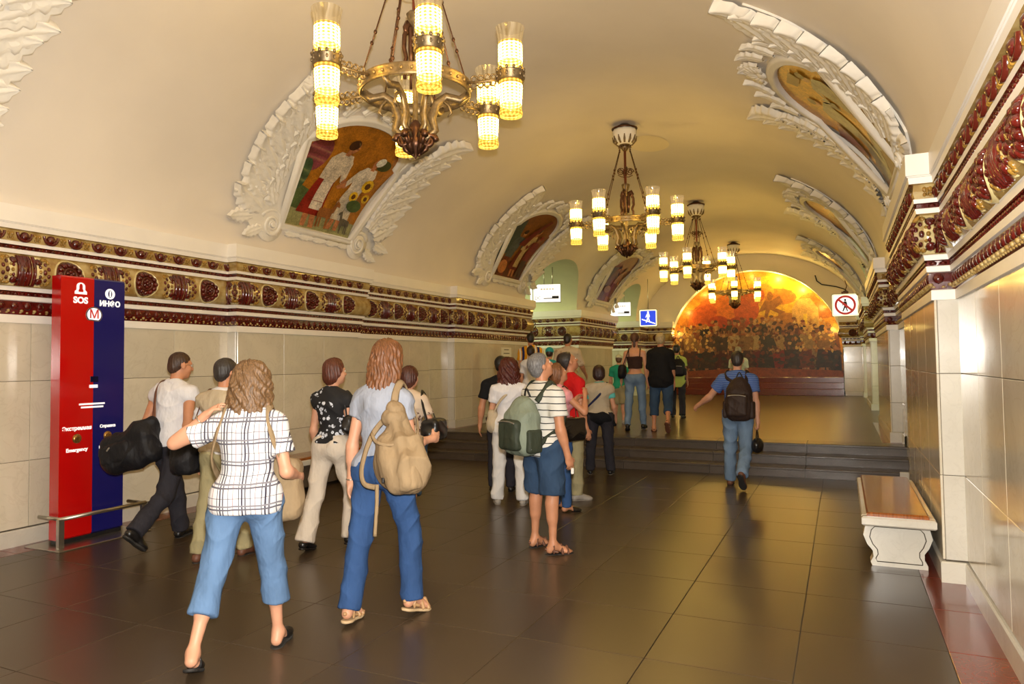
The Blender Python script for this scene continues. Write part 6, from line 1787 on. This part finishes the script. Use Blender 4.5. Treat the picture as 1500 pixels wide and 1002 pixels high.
# 11 man in red
p = Person((-2.95,8.15,0), -42, 1.74, 'man in bright red tee and khaki trousers looking upwards', dict(armL=(2,8,14), armR=(2,8,12), yaw=10, nod=24), 'm', 1.05, 'tan', 0.010, 21)
p.body(); p.hair('balding', (58,52,50)); p.shirt(C['red'], 0.6, -0.10, 0.016, 'red_tee'); p.trousers(C['khaki'], 2.06, 0.016, 0.012); p.shoes(GREYS, GREYS)
# 12 woman with jacket round the waist
p = Person((-3.22,10.10,0), 14, 1.56, 'woman in beige top with aqua sleeves and dark trousers at the foot of the steps', dict(armL=(4,14,30), armR=(4,12,30), legL=(0,4,2), legR=(0,4,2)), 'f', 1.16, 'fair', 0.011, 22)
p.body(); p.hair('bob', (62,34,28)); p.shirt(C['aqua'], 0.5, 0.0, 0.010, 'aqua_tee'); p.shirt(C['beige'], 0, 0.02, 0.020, 'beige_top', neck=0.525); p.trousers(C['charcoal'], 2.06, 0.014, 0.020); p.shoes(LEATHER, GREYS)
F = Form(0.011); F.ell(p.Tp(0,-0.02,-0.02), np.array([0.225,0.165,0.12])*p.k, p.T.T, 0.05); F.cone(p.Tp(0.17,-0.02,-0.05), p.Tp(0.24,0.0,-0.2), 0.05, 0.03, 0.05); F.cut(p.Tp(0,0,0.06), (0,0,1)); F.cut(p.Tp(0,0,-0.16), (0,0,-1))
obj('tied_jacket', F.mesh('tied_jacket', C['black'], folds(0.01,3,20,30)), p.root)
satchel(p, 'crossbody_bag', 'dark crossbody bag worn by the woman with aqua sleeves', C['navy'], (-0.26,0.06,-0.02), (0.05,0.12,0.10), [(-0.24,0.0,0.06),(-0.16,-0.13,0.16),(0.02,-0.135,0.34),(0.11,-0.075,0.47),(0.13,0.0,0.52),(0.06,0.11,0.40)], C['navy'], sr=0.016)
# 13 man in pale shirt on the upper floor
p = Person((-5.02,13.71,ZP), 4, 1.80, 'man in pale patterned shirt on the raised floor, above the red tee', dict(armL=(0,10,10), armR=(18,14,30), yaw=10), 'm', 1.08, 'tan', 0.014, 23)
p.body(); p.hair('crop', (50,38,30)); p.shirt(floral('pale_print', (206,186,160), (178,150,122), 14, 0.5), 0.9, -0.1, 0.020, 'pale_shirt'); p.trousers(C['black'], 2.06, 0.014); p.shoes(LEATHER, RUBBER)
# 14 two people at the left pier's corner
p = Person((-6.02,14.15,ZP), 30, 1.86, 'person in yellow and blue jersey at the corner of the left pier', dict(armL=(0,8,14), armR=(0,8,14)), 'm', 0.95, 'tan', 0.014, 24)
p.body(); p.hair('crop', (44,36,30)); p.shirt(bands('yellow_blue_jersey', (228,160,30), [('X',.16,.05,(36,44,96),.02),('X',.16,.03,(230,226,214),.07)]), 0.6, -0.08, 0.018, 'jersey'); p.trousers(C['navy'], 2.06, 0.014); p.shoes(LEATHER, RUBBER)
p = Person((-5.10,11.98,ZP), 10, 1.52, 'dark-haired person in white, half hidden behind the grey-haired man', dict(armL=(0,8,14), armR=(0,8,14)), 'f', 0.98, 'tan', 0.014, 25)
p.body(); p.hair('short', (54,34,28)); p.shirt(C['white'], 0.6, -0.05, 0.014, 'white_shirt'); p.trousers(C['charcoal'], 2.06, 0.012); p.shoes(LEATHER, RUBBER)
# 15 boy
p = Person((-4.05,14.03,ZP), 6, 1.36, 'boy in green tee, khaki shorts and pale cap on the raised floor', dict(armL=(6,10,16), armR=(0,8,14), legL=(6,3,4), legR=(-6,3,4)), 'm', 0.86, 'light', 0.013, 26)
p.body(); p.hair('short', (120,84,52)); p.shirt(C['green'], 0.6, -0.06, 0.016, 'green_tee'); p.trousers(C['khaki'], 0.98, 0.024, 0.016, 0.04, 'shorts'); p.shoes(GREYS, GREYS)
F = Form(0.008); F.ell(p.Hp(0,-0.012,0.045), np.array([0.088,0.104,0.085])*p.k, p.Hd.T, 0.02); F.ell(p.Hp(-0.02,0.10,0.045), np.array([0.06,0.07,0.010])*p.k, p.Hd.T, 0.01); F.cut(p.Hp(0,0,0.035), -(p.Hd@np.array([0,0,1.0])))
obj('cap', F.mesh('cap', C['paleg'], None, 0), p.root)
# 16 woman in crop top
p = Person((-3.37,12.71,ZP), 8, 1.71, 'woman in dark strappy crop top and pale jeans on the raised floor', dict(armL=(6,16,14), armR=(-6,10,14), legL=(-8,3,8), legR=(10,2,6), footL=16), 'f', 0.96, 'fair', 0.011, 27)
p.body(); p.hair('tied', (98,62,44)); p.shirt(C['brown'], 0, 0.15, 0.008, 'crop_top', straps=True)
for sg in (-1,1): p.strap([p.Tp(sg*.09,-.09,.33), p.Tp(sg*.10,-.07,.44), p.Tp(sg*.10,.0,.51), p.Tp(sg*.09,.10,.38)], 0.012, C['brown'], p.root, 0.3, 'shoulder_strap')
p.trousers(C['jeans_p'], 2.06, 0.008, 0.006, 0.05); p.shoes(LEATHER, RUBBER)
satchel(p, 'shoulder_bag', 'black shoulder bag at the left hip of the woman in crop top', C['blackbag'], (-0.22,-0.06,0.10), (0.06,0.15,0.12), [(-0.2,-0.12,0.2),(-0.12,-0.10,0.42),(-0.10,0,0.52),(-0.13,0.1,0.4)], C['blackbag'], sr=0.016)
# 17 blond person in black
p = Person((-2.88,12.60,ZP), 6, 1.72, 'blond person in loose black top and cropped jeans on the raised floor', dict(armL=(2,8,12), armR=(0,8,12), legL=(-4,2,4), legR=(-10,3,34), footR=52, yaw=8), 'f', 1.06, 'tan', 0.011, 28)
p.body(feet=True); p.hair('short', (206,184,140)); p.shirt(C['black'], 0.95, -0.16, 0.022, 'black_top', loose=0.02); p.trousers(C['jeans_d'], 1.5, 0.016, 0.01); p.shoes(BROWNL, BROWNL, 'sandal')
# 18 person with backpack further on
p = Person((-3.25,15.75,ZP), 2, 1.58, 'dark-haired person in lime top beyond the blond person', dict(armL=(0,10,20), armR=(0,10,20), legL=(8,3,4), legR=(-8,3,8)), 'f', 1.0, 'tan', 0.014, 29)
p.body(); p.hair('short', (40,30,26)); p.shirt(C['lime'], 0.5, -0.20, 0.020, 'lime_top'); p.trousers(C['charcoal'], 2.06, 0.014, 0.02); p.shoes(LEATHER, RUBBER)
backpack(p, 'black and grey striped backpack on the person in lime', C['blackbag'], C['charcoal'], (0.06,-0.21,0.26), (0.16,0.09,0.20))
# 19 man in blue stripes
p = Person((-1.24,9.76,0), -4, 1.74, 'man in blue striped tee and jeans walking towards the steps', dict(elbowL=(-0.36,0.04,0.20), wristL=(-0.55,0.16,0.08), armR=(-8,10,6), legL=(6,3,3), legR=(-12,2,34), footR=56, yaw=-6, lean=3), 'm', 1.0, 'fair', 0.010, 30)
p.body(fist=(True,True)); p.hair('crop', (58,46,40)); p.shirt(STRIPE_B, 0.55, -0.06, 0.016, 'striped_tee', flare=0.014); p.trousers(C['jeans_p'], 2.06, 0.016, 0.014, pockets=True); p.shoes(BROWNL, RUBBER)
backpack(p, 'dark brown backpack on the man in blue stripes', C['brownbag'], C['brownbag'], (0.06,-0.225,0.18), (0.155,0.10,0.27))
q = p.J['handR']; e, b = p.bag('handbag', 'small black handbag held by the man in blue stripes', 'bag', q+np.array([0,0,-0.30]))
F = Form(0.009); F.ell(q+np.array([0.0,0,-0.20]), (0.07,0.12,0.10), None, 0.03); shifted(e, b, F, 'bag_body', LEATHER, folds(0.005,5))
p.strap([Vector(q+np.array(v))-Vector(b) for v in [(0,-.08,-.13),(0,-.03,-.03),(0,.03,-.02),(0,.08,-.13)]], 0.009, LEATHER, e, 1, 'handle')
# 20 far person in pale green
p = Person((-2.10,16.86,ZP), 6, 1.53, 'pale-haired person in light green top beyond the man in blue stripes', dict(armL=(0,8,14), armR=(0,8,14)), 'f', 1.0, 'fair', 0.015, 31)
p.body(); p.hair('crop', (196,178,142)); p.shirt(C['paleg'], 0.6, -0.08, 0.018, 'pale_top'); p.trousers(C['beige'], 2.06, 0.014); p.shoes(GREYS, GREYS)
# 21 heads half hidden in the group
p = Person((-3.34,8.95,0), -10, 1.73, 'dark-haired person almost hidden behind the woman in pink', dict(armL=(0,6,10), armR=(0,6,10), yaw=20), 'f', 0.95, 'tan', 0.014, 32)
p.body(); p.hair('bob', (64,36,28)); p.shirt(C['brown'], 0.6, -0.05, 0.012, 'brown_top'); p.trousers(C['charcoal'], 2.06, 0.012); p.shoes(LEATHER, RUBBER)
p = Person((-4.98,12.60,ZP), 6, 1.50, 'person with teal cap on the raised floor, hidden but for the head', dict(armL=(0,6,10), armR=(0,6,10)), 'm', 0.92, 'tan', 0.015, 33)
p.body(); p.hair('short', (60,40,30)); p.shirt(C['teal'], 0.6, -0.05, 0.012, 'teal_tee'); p.trousers(C['charcoal'], 2.06, 0.012); p.shoes(LEATHER, RUBBER)
F = Form(0.009); F.ell(p.Hp(0,-0.012,0.04), np.array([0.09,0.106,0.088])*p.k, p.Hd.T, 0.02); F.cut(p.Hp(0,0,0.01), -(p.Hd@np.array([0,0,1.0]))); obj('cap', F.mesh('cap', C['teal'], None, 0), p.root)
